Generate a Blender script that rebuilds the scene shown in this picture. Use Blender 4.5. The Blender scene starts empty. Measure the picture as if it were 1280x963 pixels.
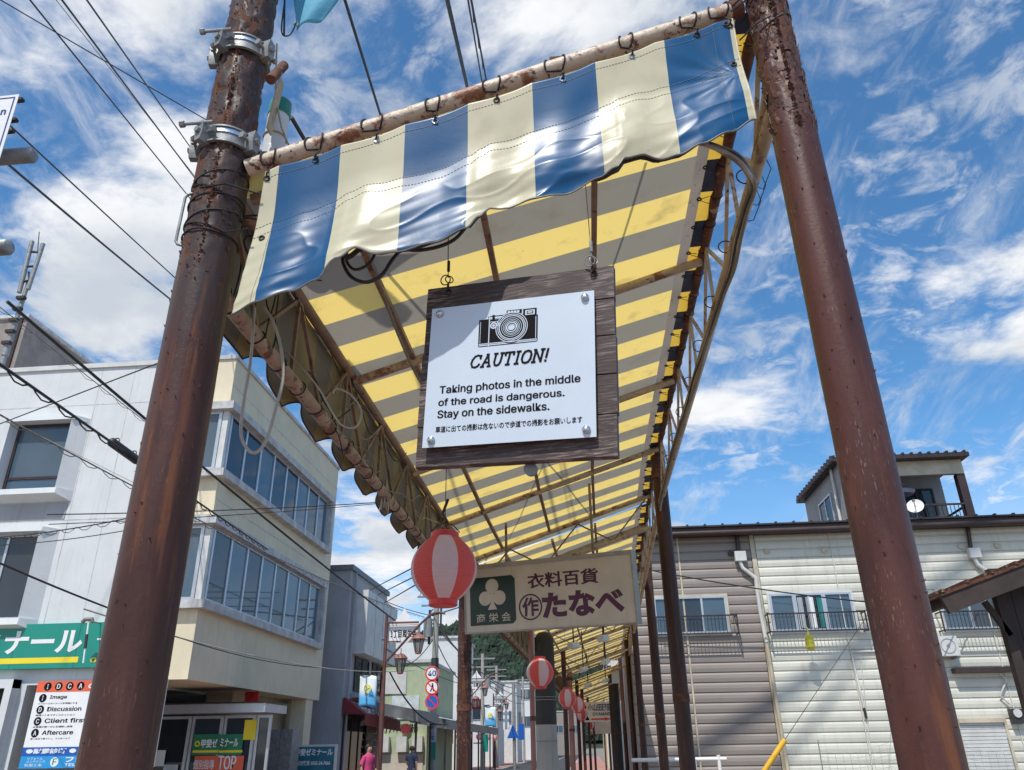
import bpy, bmesh, math, random
from mathutils import Vector as V, Matrix, noise
R=random.Random(7)
SC=bpy.context.scene; COL=SC.collection
# ------------------------------------------------------------------ camera
CAMH=1.6; FP=966.0
zc=V((-31,2068.5,-966)).normalized(); yc=V((98,-449.5,-966)); yc=(yc-zc*yc.dot(zc)).normalized(); xc=yc.cross(zc)
RM=Matrix((xc,yc,zc))
cd=bpy.data.cameras.new('camera'); cam=bpy.data.objects.new('camera',cd); COL.objects.link(cam)
cam.matrix_world=Matrix.Translation((0,0,CAMH))@RM.to_4x4()
cd.sensor_width=36; cd.lens=FP/1280*36; cd.clip_start=.05; cd.clip_end=5000
SC.camera=cam
# ------------------------------------------------------------------ world and sun
SUN=V((-.17,-.62,1)).normalized()
EL=math.asin(SUN.z)
w=bpy.data.worlds.new('World'); SC.world=w; w.use_nodes=True
nt=w.node_tree; nt.nodes.clear()
def nd(nt,t,**k):
    n=nt.nodes.new(t)
    for a,b in k.items():
        if a.startswith('i_'): n.inputs[a[2:].replace('_',' ')].default_value=b
        elif a.startswith('n_'): n.inputs[int(a[2:])].default_value=b
        else: setattr(n,a,b)
    return n
def lk(nt,a,b): nt.links.new(a,b)
def math_(nt,op,a,b=None,clamp=False):
    n=nd(nt,'ShaderNodeMath',operation=op); n.use_clamp=clamp
    for i,x in enumerate((a,b)):
        if x is None: continue
        if isinstance(x,(int,float)): n.inputs[i].default_value=x
        else: lk(nt,x,n.inputs[i])
    return n.outputs[0]
def mixc(nt,f,a,b,bt='MIX'):
    n=nd(nt,'ShaderNodeMix',data_type='RGBA',blend_type=bt)
    for i,x in ((0,f),(6,a),(7,b)):
        if isinstance(x,(int,float)): n.inputs[i].default_value=x
        elif isinstance(x,(tuple,list)): n.inputs[i].default_value=(*x[:3],1)
        else: lk(nt,x,n.inputs[i])
    return n.outputs[2]
def ramp(nt,f,p):
    n=nd(nt,'ShaderNodeMapRange'); n.interpolation_type='SMOOTHSTEP'
    n.inputs[1].default_value=p[0]; n.inputs[2].default_value=p[1]
    lk(nt,f,n.inputs[0]); return n.outputs[0]
def noi(nt,vec,scale,detail=4,rough=.55,dist=0):
    n=nd(nt,'ShaderNodeTexNoise'); n.inputs['Scale'].default_value=scale; n.inputs['Detail'].default_value=detail
    n.inputs['Roughness'].default_value=rough; n.inputs['Distortion'].default_value=dist
    if vec is not None: lk(nt,vec,n.inputs['Vector'])
    return n.outputs[0]
def mapv(nt,vec,sc=(1,1,1),loc=(0,0,0),rot=(0,0,0)):
    n=nd(nt,'ShaderNodeMapping'); n.inputs[1].default_value=loc; n.inputs[2].default_value=rot; n.inputs[3].default_value=sc
    lk(nt,vec,n.inputs[0]); return n.outputs[0]
sky=nd(nt,'ShaderNodeTexSky'); sky.sky_type='NISHITA'; sky.sun_disc=False
sky.sun_elevation=EL; sky.sun_rotation=math.atan2(SUN.x,SUN.y); sky.altitude=800; sky.air_density=1.0; sky.dust_density=.25; sky.ozone_density=3.0
tc=nd(nt,'ShaderNodeTexCoord'); sep=nd(nt,'ShaderNodeSeparateXYZ'); lk(nt,tc.outputs['Generated'],sep.inputs[0])
zz=math_(nt,'ADD',math_(nt,'MAXIMUM',sep.outputs[2],0.0),.16)
px_=math_(nt,'DIVIDE',sep.outputs[0],zz); py_=math_(nt,'DIVIDE',sep.outputs[1],zz)
cmb=nd(nt,'ShaderNodeCombineXYZ'); lk(nt,px_,cmb.inputs[0]); lk(nt,py_,cmb.inputs[1])
P=cmb.outputs[0]
big=noi(nt,mapv(nt,P,loc=(3.3,1.4,0)),1.1,3,.5)
mid=noi(nt,mapv(nt,P,sc=(1,1,1),loc=(1.7,5.1,2)),3.0,12,.60,.25)
wsp=noi(nt,mapv(nt,P,sc=(3.6,1.1,1),loc=(9,2,0),rot=(0,0,-.75)),1.8,11,.66,.5)
tx=math_(nt,'MULTIPLY',px_,-.07)   # the cloud field is thicker towards the west
cov=math_(nt,'ADD',math_(nt,'ADD',math_(nt,'MULTIPLY',big,.5),math_(nt,'MULTIPLY',mid,.95)),tx)
c1=ramp(nt,cov,(.69,.86))
c2=math_(nt,'MULTIPLY',ramp(nt,wsp,(.48,.76)),.70)
c3=math_(nt,'MULTIPLY',ramp(nt,noi(nt,mapv(nt,P,loc=(4,4,1)),11,7,.62,.5),(.46,.68)),math_(nt,'MULTIPLY',ramp(nt,noi(nt,mapv(nt,P,loc=(0,7,3)),1.3,3,.5),(.42,.58)),.62))
cl=math_(nt,'MAXIMUM',math_(nt,'MAXIMUM',c1,c2),c3)
hz=ramp(nt,sep.outputs[2],(.34,.0)); cl=math_(nt,'MAXIMUM',cl,math_(nt,'MULTIPLY',hz,.75))
shade=noi(nt,mapv(nt,P,loc=(2,2,7)),2.6,6,.55,.2)
ccol=mixc(nt,ramp(nt,shade,(.35,.65)),(5.9,6.5,7.3),(9.8,9.9,10.1))
skyc=mixc(nt,1.0,sky.outputs[0],(1.0,1.62,1.86),'MULTIPLY')
fin=mixc(nt,cl,skyc,ccol)
bg=nd(nt,'ShaderNodeBackground'); bg.inputs[1].default_value=.10; lk(nt,fin,bg.inputs[0])
wo=nd(nt,'ShaderNodeOutputWorld'); lk(nt,bg.outputs[0],wo.inputs[0])
sl=bpy.data.lights.new('sun','SUN'); sl.energy=3.9; sl.angle=math.radians(.53); sl.color=(1,.955,.88)
so=bpy.data.objects.new('sun',sl); COL.objects.link(so); so.rotation_euler=SUN.to_track_quat('Z','Y').to_euler(); so.location=(-3,-8,15)
SC.view_settings.view_transform='Standard'; SC.view_settings.look='None'; SC.view_settings.exposure=0.0; SC.view_settings.gamma=1
SC.render.engine='CYCLES'; SC.cycles.max_bounces=6; SC.cycles.transparent_max_bounces=12
# ------------------------------------------------------------------ helpers
def ray(px,py): return RM@V((px-640,-(py-481.5),-FP))
CO=V((0,0,CAMH))
def aY(px,py,Y): r=ray(px,py); return CO+r*(Y/r.y)
def aX(px,py,X): r=ray(px,py); return CO+r*(X/r.x)
def tag(o,label=None,cat=None,group=None,kind=None):
    if label: o['label']=label
    if cat: o['category']=cat
    if group: o['group']=group
    if kind: o['kind']=kind
    return o
def thing(name,loc,label,cat,group=None):
    o=bpy.data.objects.new(name,None); o.empty_display_size=.2; COL.objects.link(o); o.location=loc
    return tag(o,label,cat,group)
def wloc(o):
    p=V((0,0,0))
    while o is not None: p+=o.location; o=o.parent
    return p
def copy_tree(o,parent=None):
    c=o.copy(); COL.objects.link(c); c.parent=parent
    for ch in o.children: copy_tree(ch,c)
    return c
def frame(o,u,v,d=None):
    u=V(u).normalized(); v=V(v); v=(v-u*v.dot(u)).normalized(); n=u.cross(v)
    m=Matrix((u,v,n)).transposed().to_4x4(); m.translation=V(o); return m
class MB:
    def __init__(s,F=None): s.v=[]; s.f=[]; s.F=F; s.uv=None; s.mi=[]; s.cm=0
    def add(s,vs,fs):
        b=len(s.v)
        for p in vs:
            p=V(p); s.v.append(s.F@p if s.F is not None else p)
        for f in fs: s.f.append(tuple(b+i for i in f)); s.mi.append(s.cm)
        return s
    def box(s,x0,x1,y0,y1,z0,z1):
        vs=[(x,y,z) for z in (z0,z1) for y in (y0,y1) for x in (x0,x1)]
        return s.add(vs,[(0,2,3,1),(4,5,7,6),(0,1,5,4),(2,6,7,3),(0,4,6,2),(1,3,7,5)])
    def bar(s,a,b,w,h=None,up=(0,0,1)):
        a=V(a);b=V(b);h=h or w; d=(b-a).normalized(); u=V(up)
        if abs(d.dot(u))>.98: u=V((1,0,0))
        sd=d.cross(u).normalized(); u=sd.cross(d).normalized()
        vs=[p+sd*sx*w/2+u*sy*h/2 for p in (a,b) for sy in (-1,1) for sx in (-1,1)]
        return s.add(vs,[(0,1,3,2),(4,6,7,5),(0,4,5,1),(2,3,7,6),(0,2,6,4),(1,5,7,3)])
    def tube(s,pts,r,n=8,caps=True,rf=None,closed=False):
        pts=[V(p) for p in pts]; m=len(pts); vs=[]; pu=None
        for i,p in enumerate(pts):
            if closed: d=pts[(i+1)%m]-pts[i-1]
            else: d=pts[min(i+1,m-1)]-pts[max(i-1,0)]
            d=d.normalized() if d.length>1e-9 else V((0,0,1))
            if pu is None: pu=V((0,0,1)) if abs(d.z)<.9 else V((1,0,0))
            sd=d.cross(pu).normalized(); pu=sd.cross(d).normalized()
            rr=rf(i/(m-1)) if rf else (r[i] if isinstance(r,(list,tuple)) else r)
            for k in range(n):
                a=2*math.pi*k/n; vs.append(p+sd*math.cos(a)*rr+pu*math.sin(a)*rr)
        fs=[]; e=m if closed else m-1
        for i in range(e):
            j=(i+1)%m
            for k in range(n): l=(k+1)%n; fs.append((i*n+k,i*n+l,j*n+l,j*n+k))
        if caps and not closed: fs.append(tuple(range(n-1,-1,-1))); fs.append(tuple((m-1)*n+k for k in range(n)))
        return s.add(vs,fs)
    def cyl(s,a,b,r,r2=None,n=12): return s.tube([a,b],[r,r if r2 is None else r2],n)
    def ring(s,c,ax,r,t,n=16,m=6):
        c=V(c);ax=V(ax).normalized(); u=ax.orthogonal().normalized(); v=ax.cross(u)
        return s.tube([c+u*math.cos(2*math.pi*i/n)*r+v*math.sin(2*math.pi*i/n)*r for i in range(n)],t,m,closed=True)
    def lathe(s,prof,c=(0,0,0),n=24,ax=None,off=0):
        c=V(c); vs=[];fs=[]; m=len(prof)
        for r,z in prof:
            for k in range(n): a=2*math.pi*k/n+off; vs.append(c+V((r*math.cos(a),r*math.sin(a),z)))
        for i in range(m-1):
            for k in range(n): l=(k+1)%n; fs.append((i*n+k,i*n+l,(i+1)*n+l,(i+1)*n+k))
        return s.add(vs,fs)
    def poly(s,pts,d0,d1):
        n=len(pts); vs=[(x,y,d0) for x,y in pts]+[(x,y,d1) for x,y in pts]
        return s.add(vs,[tuple(range(n-1,-1,-1)),tuple(n+i for i in range(n))]+[(i,(i+1)%n,n+(i+1)%n,n+i) for i in range(n)])
    def disc(s,cx,cy,r,d0,d1,n=24,ry=None): return s.poly([(cx+r*math.cos(2*math.pi*i/n),cy+(ry or r)*math.sin(2*math.pi*i/n)) for i in range(n)],d0,d1)
    def annul(s,cx,cy,r0,r1,d0,d1,n=28):
        vs=[];fs=[]
        for r,d in ((r0,d0),(r0,d1),(r1,d1),(r1,d0)):
            for i in range(n): a=2*math.pi*i/n; vs.append((cx+r*math.cos(a),cy+r*math.sin(a),d))
        for q in range(4):
            for i in range(n): j=(i+1)%n; q2=(q+1)%4; fs.append((q*n+i,q*n+j,q2*n+j,q2*n+i))
        return s.add(vs,fs)
    def grid(s,nu,nv,fn):
        vs=[fn(i/nu,j/nv) for j in range(nv+1) for i in range(nu+1)]
        return s.add(vs,[(j*(nu+1)+i,j*(nu+1)+i+1,(j+1)*(nu+1)+i+1,(j+1)*(nu+1)+i) for j in range(nv) for i in range(nu)])
    def build(s,name,mat,parent=None,smooth=False,label=None,kind=None,thick=0,fixn=True):
        me=bpy.data.meshes.new(name); b=wloc(parent) if parent is not None else V((0,0,0))
        me.from_pydata([p-b for p in s.v],[],s.f); me.validate()
        if fixn:
            bm=bmesh.new(); bm.from_mesh(me); bmesh.ops.recalc_face_normals(bm,faces=bm.faces); bm.to_mesh(me); bm.free()
        for m in (mat if isinstance(mat,(list,tuple)) else [mat]): me.materials.append(m)
        if any(s.mi) and len(s.mi)==len(me.polygons):
            for p,i in zip(me.polygons,s.mi): p.material_index=i
        if smooth:
            me.polygons.foreach_set('use_smooth',[True]*len(me.polygons))
            if smooth!=2: me.set_sharp_from_angle(angle=math.radians(50))
        o=bpy.data.objects.new(name,me); COL.objects.link(o)
        if parent is not None: o.parent=parent
        if thick: md=o.modifiers.new('thick','SOLIDIFY'); md.thickness=thick; md.offset=0
        return tag(o,label,kind=kind)
def smooth_path(P_,n=8):
    out=[]; m=len(P_)
    for i in range(m-1):
        p0=P_[max(i-1,0)];p1=P_[i];p2=P_[i+1];p3=P_[min(i+2,m-1)]
        for k in range(n):
            t=k/n; out.append(.5*((2*p1)+(p2-p0)*t+(2*p0-5*p1+4*p2-p3)*t*t+(3*p1-p0-3*p2+p3)*t**3))
    out.append(P_[-1]); return out
# ------------------------------------------------------------------ materials
def mat(name,col,rough=.6,metal=0,var=.18,vs=2.5,bump=.15,bs=30,spot=None,spec=.5,sheet=None,trans=0,stretch=(1,1,1),coat=0,alpha=1,streak=0):
    m=bpy.data.materials.new(name); m.use_nodes=True; nt=m.node_tree; b=nt.nodes['Principled BSDF']
    g=nd(nt,'ShaderNodeNewGeometry'); p=mapv(nt,g.outputs['Position'],sc=stretch)
    n1=noi(nt,p,vs,6,.6); c=mixc(nt,ramp(nt,n1,(.3,.7)),tuple(x*(1-var) for x in col),tuple(min(1,x*(1+var)) for x in col))
    if streak:
        n3=noi(nt,mapv(nt,g.outputs['Position'],sc=(6,6,.5)),1.6,5,.6); c=mixc(nt,math_(nt,'MULTIPLY',ramp(nt,n3,(.52,.75)),streak),c,(.12,.11,.10))
    rr=rough
    if spot:
        for (sc,s_scale,lo,hi) in spot:
            n2=noi(nt,p,s_scale,8,.65,.3); f=ramp(nt,n2,(lo,hi)); c=mixc(nt,f,c,sc)
    lk(nt,c,b.inputs['Base Color']); b.inputs['Metallic'].default_value=metal
    rn=nd(nt,'ShaderNodeMapRange'); rn.inputs[3].default_value=max(0,rough-.12); rn.inputs[4].default_value=min(1,rough+.12); lk(nt,n1,rn.inputs[0]); lk(nt,rn.outputs[0],b.inputs['Roughness'])
    b.inputs['Specular IOR Level'].default_value=spec; b.inputs['Coat Weight'].default_value=coat
    if bump:
        bn=nd(nt,'ShaderNodeBump'); bn.inputs['Strength'].default_value=min(1,bump*2); bn.inputs['Distance'].default_value=.01
        lk(nt,noi(nt,p,bs,6,.6),bn.inputs['Height']); lk(nt,bn.outputs[0],b.inputs['Normal'])
    if trans:
        t=nd(nt,'ShaderNodeBsdfTranslucent'); lk(nt,c,t.inputs[0]); mx=nd(nt,'ShaderNodeMixShader'); mx.inputs[0].default_value=trans
        lk(nt,b.outputs[0],mx.inputs[1]); lk(nt,t.outputs[0],mx.inputs[2]); lk(nt,mx.outputs[0],nt.nodes['Material Output'].inputs[0])
    return m
def glassmat(name,col,alpha=.75,rough=.04):
    m=bpy.data.materials.new(name); m.use_nodes=True; nt=m.node_tree; b=nt.nodes['Principled BSDF']
    g=nd(nt,'ShaderNodeNewGeometry'); n1=noi(nt,g.outputs['Position'],.8,3,.5)
    lk(nt,mixc(nt,n1,tuple(x*.7 for x in col),tuple(x*1.3 for x in col)),b.inputs['Base Color'])
    b.inputs['Roughness'].default_value=rough; b.inputs['Alpha'].default_value=alpha; b.inputs['Specular IOR Level'].default_value=.8
    bn=nd(nt,'ShaderNodeBump'); bn.inputs['Strength'].default_value=.08; lk(nt,noi(nt,g.outputs['Position'],1.3,2),bn.inputs['Height']); lk(nt,bn.outputs[0],b.inputs['Normal'])
    return m
def stripemat(name,axis,period,phase,ca,cb,rough,ta,tb,bump=.1,bs=6,coat=0,bounds=None,dirt=.25,spec=.5,skew=0):
    """striped vinyl: two colours by world position, with the share of light each lets through"""
    m=bpy.data.materials.new(name); m.use_nodes=True; nt=m.node_tree; b=nt.nodes['Principled BSDF']
    g=nd(nt,'ShaderNodeNewGeometry'); s=nd(nt,'ShaderNodeSeparateXYZ'); lk(nt,g.outputs['Position'],s.inputs[0])
    x=s.outputs[axis]
    if skew: x=math_(nt,'SUBTRACT',x,math_(nt,'MULTIPLY',s.outputs[0],skew))
    if bounds:   # unequal stripe edges
        f=None
        for i,bb in enumerate(bounds):
            st=math_(nt,'GREATER_THAN',x,bb); st=math_(nt,'MULTIPLY',st,1.0 if i%2==0 else -1.0); f=st if f is None else math_(nt,'ADD',f,st)
    else:
        f=math_(nt,'LESS_THAN',math_(nt,'FRACT',math_(nt,'DIVIDE',math_(nt,'ADD',x,-phase+period*100),period)),.5)
    c=mixc(nt,f,cb,ca)
    n1=noi(nt,mapv(nt,g.outputs['Position'],sc=(1,1,.5)),5,7,.6,.2); c=mixc(nt,math_(nt,'MULTIPLY',ramp(nt,n1,(.52,.8)),dirt),c,(.22,.16,.09))
    n2=noi(nt,g.outputs['Position'],40,6,.7); c=mixc(nt,math_(nt,'MULTIPLY',ramp(nt,n2,(.66,.74)),dirt*1.4),c,(.10,.07,.05))
    lk(nt,c,b.inputs['Base Color']); b.inputs['Roughness'].default_value=rough; b.inputs['Coat Weight'].default_value=coat; b.inputs['Coat Roughness'].default_value=.12; b.inputs['Specular IOR Level'].default_value=spec
    bn=nd(nt,'ShaderNodeBump'); bn.inputs['Strength'].default_value=bump; bn.inputs['Distance'].default_value=.02; lk(nt,noi(nt,g.outputs['Position'],bs,6,.55,.6),bn.inputs['Height']); lk(nt,bn.outputs[0],b.inputs['Normal'])
    t=nd(nt,'ShaderNodeBsdfTranslucent'); lk(nt,c,t.inputs[0]); mx=nd(nt,'ShaderNodeMixShader')
    mm=nd(nt,'ShaderNodeMapRange'); lk(nt,f,mm.inputs[0]); mm.inputs[3].default_value=tb; mm.inputs[4].default_value=ta; lk(nt,mm.outputs[0],mx.inputs[0])
    lk(nt,b.outputs[0],mx.inputs[1]); lk(nt,t.outputs[0],mx.inputs[2]); lk(nt,mx.outputs[0],nt.nodes['Material Output'].inputs[0])
    return m
def rustpost(name,base,zpeel,scr=1.0,dusk=None):
    """brown paint over steel: rust runs, peeled patches (more of them above zpeel), scratches"""
    m=bpy.data.materials.new(name); m.use_nodes=True; nt=m.node_tree; b=nt.nodes['Principled BSDF']
    g=nd(nt,'ShaderNodeNewGeometry'); P=g.outputs['Position']; s=nd(nt,'ShaderNodeSeparateXYZ'); lk(nt,P,s.inputs[0])
    n0=noi(nt,mapv(nt,P,sc=(5,5,1.2)),1.5,6,.6,.3)
    c=mixc(nt,ramp(nt,n0,(.3,.72)),tuple(x*.72 for x in base),tuple(x*1.35 for x in base))
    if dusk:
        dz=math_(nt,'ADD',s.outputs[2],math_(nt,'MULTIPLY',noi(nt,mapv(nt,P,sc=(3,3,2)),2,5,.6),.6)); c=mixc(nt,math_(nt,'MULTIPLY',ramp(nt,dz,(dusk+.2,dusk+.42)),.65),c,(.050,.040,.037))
    run=noi(nt,mapv(nt,P,sc=(14,14,1.0)),1.6,7,.62,.2)
    c=mixc(nt,math_(nt,'MULTIPLY',ramp(nt,run,(.52,.72)),.7),c,(.20,.075,.030))
    dk=noi(nt,mapv(nt,P,sc=(8,8,2.4)),2.2,8,.65,.5); c=mixc(nt,math_(nt,'MULTIPLY',ramp(nt,dk,(.56,.70)),.55),c,(.035,.02,.018))
    pk=noi(nt,mapv(nt,P,sc=(3,3,1.6)),6,9,.68,.4)
    zt=nd(nt,'ShaderNodeMapRange'); zt.interpolation_type='SMOOTHSTEP'; zt.inputs[1].default_value=zpeel-.25; zt.inputs[2].default_value=zpeel+.25; zt.inputs[3].default_value=.68; zt.inputs[4].default_value=.53; lk(nt,s.outputs[2],zt.inputs[0])
    pf=ramp(nt,math_(nt,'SUBTRACT',pk,zt.outputs[0]),(0,.04)); c=mixc(nt,pf,c,(.11,.042,.022))
    sc_=noi(nt,mapv(nt,P,sc=(60,60,9)),4,5,.6); sp=math_(nt,'MULTIPLY',ramp(nt,sc_,(.60,.65)),ramp(nt,noi(nt,mapv(nt,P,sc=(2,2,1.3)),2.6,3),(.50,.58)))
    c=mixc(nt,math_(nt,'MULTIPLY',sp,scr),c,(.50,.40,.32))
    lk(nt,c,b.inputs['Base Color'])
    r=nd(nt,'ShaderNodeMapRange'); r.inputs[3].default_value=.42; r.inputs[4].default_value=.85; lk(nt,pf,r.inputs[0]); lk(nt,r.outputs[0],b.inputs['Roughness']); b.inputs['Specular IOR Level'].default_value=.28
    h=math_(nt,'ADD',math_(nt,'MULTIPLY',noi(nt,P,60,5,.6),.35),math_(nt,'MULTIPLY',pf,-.6)); h=math_(nt,'ADD',h,math_(nt,'MULTIPLY',n0,.8))
    bn=nd(nt,'ShaderNodeBump'); bn.inputs['Strength'].default_value=.5; bn.inputs['Distance'].default_value=.006; lk(nt,h,bn.inputs['Height']); lk(nt,bn.outputs[0],b.inputs['Normal'])
    return m
def wood(name,base,light):
    m=bpy.data.materials.new(name); m.use_nodes=True; nt=m.node_tree; b=nt.nodes['Principled BSDF']
    g=nd(nt,'ShaderNodeNewGeometry'); P=g.outputs['Position']
    gr=noi(nt,mapv(nt,P,sc=(9,9,130)),1.4,7,.65,.15); f=ramp(nt,gr,(.47,.64))
    am=ramp(nt,noi(nt,P,6,4),(.35,.65)); f=math_(nt,'MULTIPLY',f,math_(nt,'ADD',math_(nt,'MULTIPLY',am,.8),.1))
    c=mixc(nt,f,base,light); lk(nt,c,b.inputs['Base Color']); b.inputs['Roughness'].default_value=.6
    bn=nd(nt,'ShaderNodeBump'); bn.inputs['Strength'].default_value=.5; bn.inputs['Distance'].default_value=.003; lk(nt,gr,bn.inputs['Height']); lk(nt,bn.outputs[0],b.inputs['Normal'])
    return m
RUST=(.17,.065,.03)
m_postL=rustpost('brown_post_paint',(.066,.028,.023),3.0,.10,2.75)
m_postR=rustpost('maroon_post_paint',(.074,.029,.024),3.35,.22)
m_postD=rustpost('dark_brown_post_paint',(.048,.022,.018),3.2,.05)
m_beige=mat('rusty_beige_paint',(.46,.36,.25),.5,var=.22,vs=5,spot=[((.19,.07,.035),9,.53,.64),((.09,.035,.02),26,.58,.66)],bump=.25,bs=40)
m_bpipe=mat('beige_pipe_paint',(.60,.49,.37),.42,var=.12,vs=6,spot=[((.26,.10,.045),11,.50,.60),((.10,.04,.02),30,.57,.64)],bump=.2,bs=60)
m_lchord=mat('brown_beige_pipe_paint',(.36,.26,.19),.5,var=.2,vs=6,spot=[((.17,.065,.035),10,.50,.60),((.06,.025,.015),28,.57,.64)],bump=.3,bs=50)
m_brtube=mat('brown_truss_paint',(.25,.165,.115),.55,var=.3,vs=6,spot=[((.12,.045,.025),12,.52,.66)],bump=.25,bs=40)
m_rust=mat('heavy_rust',(.115,.045,.026),.85,var=.5,vs=14,spot=[((.34,.25,.17),8,.60,.66),((.03,.015,.01),20,.56,.64)],bump=.45,bs=50)
m_flake=mat('peeled_paint_flake',(.10,.045,.035),.6,var=.4,vs=20,bump=.2)
m_galv=mat('galvanised_steel',(.27,.28,.28),.5,.35,var=.2,vs=12,bump=.1,bs=50)
m_bolt=mat('bright_bolt_steel',(.55,.60,.65),.3,.9,var=.1,vs=20)
m_iron=mat('dark_iron',(.05,.04,.036),.6,.4,var=.4,vs=20,bump=.2)
m_cord=mat('black_cord',(.018,.018,.02),.7,var=.2,vs=20)
m_cable=mat('grey_cable_sheath',(.20,.185,.16),.55,var=.2,vs=8)
m_bcable=mat('black_cable_sheath',(.022,.022,.024),.5,var=.2,vs=8)
m_wcable=mat('pale_cable_sheath',(.42,.39,.34),.5,var=.15,vs=8)
m_white=mat('white_sign_paint',(.58,.66,.75),.35,var=.03,vs=3,bump=.02)
m_ink=mat('black_print',(.008,.008,.010),.8,var=.1,spec=.15,bump=0)
m_wood=wood('weathered_dark_wood',(.050,.030,.026),(.36,.29,.27))
ROOFP=.452
m_roof=stripemat('striped_canopy_vinyl',1,ROOFP,2.907,(.88,.67,.20),(.31,.295,.245),.45,.58,.40,dirt=.55,skew=.083)
m_flap=stripemat('yellow_navy_vinyl',1,ROOFP,2.907+.06,(.90,.60,.08),(.012,.018,.055),.5,.35,.03,dirt=.4,skew=.083)
m_hem=mat('grey_hem_vinyl',(.36,.32,.28),.6,var=.12,vs=4,trans=.25,spot=[((.10,.08,.07),22,.60,.70)])
m_skirt=stripemat('drab_skirt_vinyl',1,ROOFP,2.9,(.32,.265,.14),(.20,.185,.14),.55,.26,.16,dirt=.7)
VB=[-.985,-.939,-.734,-.517,-.304,-.083,.136,.377,.622]
m_val=stripemat('blue_cream_vinyl',0,1,0,(.001,.076,.205),(.66,.62,.44),.34,.03,.20,bounds=VB[1:-1]+[.605],coat=.06,bump=.05,bs=5,dirt=.32,spec=.36)
m_wstain=0
m_trim=mat('grey_edge_binding',(.16,.16,.15),.5)
m_red=mat('red_plastic',(.62,.035,.03),.35,var=.1,bump=.03)
m_asph=mat('asphalt',(.05,.05,.052),.9,var=.2,vs=1,bump=.3,bs=60)
m_ground=mat('pale_ground',(.22,.20,.17),.9,var=.2,vs=.3)
m_pave=mat('pink_paving',(.38,.20,.16),.85,var=.2,vs=2)
m_kerb=mat('kerb_concrete',(.36,.35,.33),.85)
m_wwall=mat('white_wall_paint',(.63,.645,.65),.7,var=.05,vs=1.2,bump=.22,bs=14,streak=.10)
m_cream=mat('cream_wall_paint',(.72,.63,.45),.7,var=.07,vs=1,bump=.12,bs=20,streak=.16)
m_ledge=mat('grey_concrete_ledge',(.50,.50,.50),.75,var=.2,vs=3,streak=.5)
m_gwall=mat('grey_render_wall',(.36,.36,.38),.8,var=.1,vs=.8,streak=.3)
m_alu=mat('aluminium_frame',(.55,.57,.60),.35,.6,var=.08)
m_dfr=mat('dark_window_frame',(.035,.033,.035),.5)
m_roomdark=mat('room_darkness_paint',(.02,.022,.026),.9)  # darkness of an unlit room, painted on flat window backings
m_curt=mat('pale_curtain',(.42,.46,.50),.85,var=.1,vs=3)
m_glass=glassmat('window_glass',(.035,.055,.08),.72)
m_glassb=glassmat('bluish_window_glass',(.075,.125,.175),.86)
m_glassd=glassmat('dark_window_glass',(.010,.014,.022),.9)
m_net=mat('black_mesh_screen',(.012,.012,.016),.8)
m_green=mat('green_sign_paint',(.012,.26,.20),.4,var=.06,vs=1)
m_yel=mat('yellow_sign_paint',(.85,.68,.03),.4,var=.05)
m_orange=mat('orange_red_sign_paint',(.78,.13,.06),.4,var=.05)
m_bluep=mat('blue_sign_paint',(.01,.10,.42),.4,var=.05)
m_cyanp=mat('light_blue_sign_paint',(.02,.30,.66),.4,var=.05)
m_blueink=mat('blue_print',(.01,.05,.26),.4)
m_redink=mat('red_print',(.70,.03,.03),.4)
m_signw=mat('white_sign_print',(.82,.82,.82),.4,var=.03)
m_brn=mat('brown_siding',(.27,.232,.21),.5,var=.06,vs=.8,bump=.05)
m_crm=mat('cream_siding',(.62,.605,.53),.5,var=.08,vs=.8,bump=.06,streak=.16)
m_dbrown=mat('dark_brown_metal',(.05,.03,.028),.45,.2)
m_pvc=mat('grey_white_pipe',(.60,.60,.58),.45,var=.1)
m_pvcb=mat('beige_downpipe',(.52,.45,.34),.5)
m_board=mat('yellowed_light_box_face',(.55,.50,.42),.4,var=.08,vs=3,streak=.15)
m_purple=mat('purple_print',(.075,.012,.05),.4)
m_dgreen=mat('dark_green_print',(.010,.035,.028),.4)
m_conc=mat('concrete_pole',(.34,.33,.30),.85,var=.1,vs=2,streak=.3)
m_tar=mat('black_pole_wrap',(.035,.033,.032),.75)
m_lpole=mat('lamp_pole_paint',(.13,.055,.045),.5,var=.2)
m_lamp=mat('lamp_red_brown_paint',(.30,.13,.105),.5,var=.15)
m_lglass=glassmat('lamp_glass',(.25,.25,.23),.6,.2)
m_awred=mat('dark_red_awning',(.24,.025,.035),.6,var=.1,trans=.15)
m_pink=mat('pink_cloth',(.50,.05,.16),.8); m_skin=mat('skin',(.48,.27,.18),.55,var=.05,bump=0); m_hair=mat('black_hair',(.012,.010,.01),.6); m_navy=mat('navy_cloth',(.02,.035,.08),.85); m_jean=mat('grey_trousers',(.12,.12,.14),.85)
m_penn=mat('light_blue_pennant_cloth',(.18,.58,.78),.7,var=.06,trans=.35)
m_penw=mat('white_pennant_cloth',(.75,.80,.82),.7,trans=.3)
m_forest=mat('forest_foliage',(.016,.034,.020),.9,var=.7,vs=.05,bump=0)
m_hill=mat('hill_ground',(.03,.05,.025),1,var=.4,vs=.02,bump=0)
m_pgreen=mat('pale_green_wall',(.40,.46,.30),.7,var=.08,streak=.25)
m_roofc=mat('corrugated_grey_sheet',(.20,.21,.21),.5,.3,var=.2)
m_roofw=mat('pale_roof_sheet',(.60,.60,.57),.5,var=.1)
m_tile=mat('dark_roof_tile',(.035,.03,.032),.55,var=.3,vs=3)
m_eave=mat('eave_boards',(.045,.030,.026),.75,var=.3,vs=4)
m_ybag=mat('yellow_net',(.75,.72,.12),.7,trans=.3)
m_yrail=mat('yellow_guard_plastic',(.80,.45,.03),.5)
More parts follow.
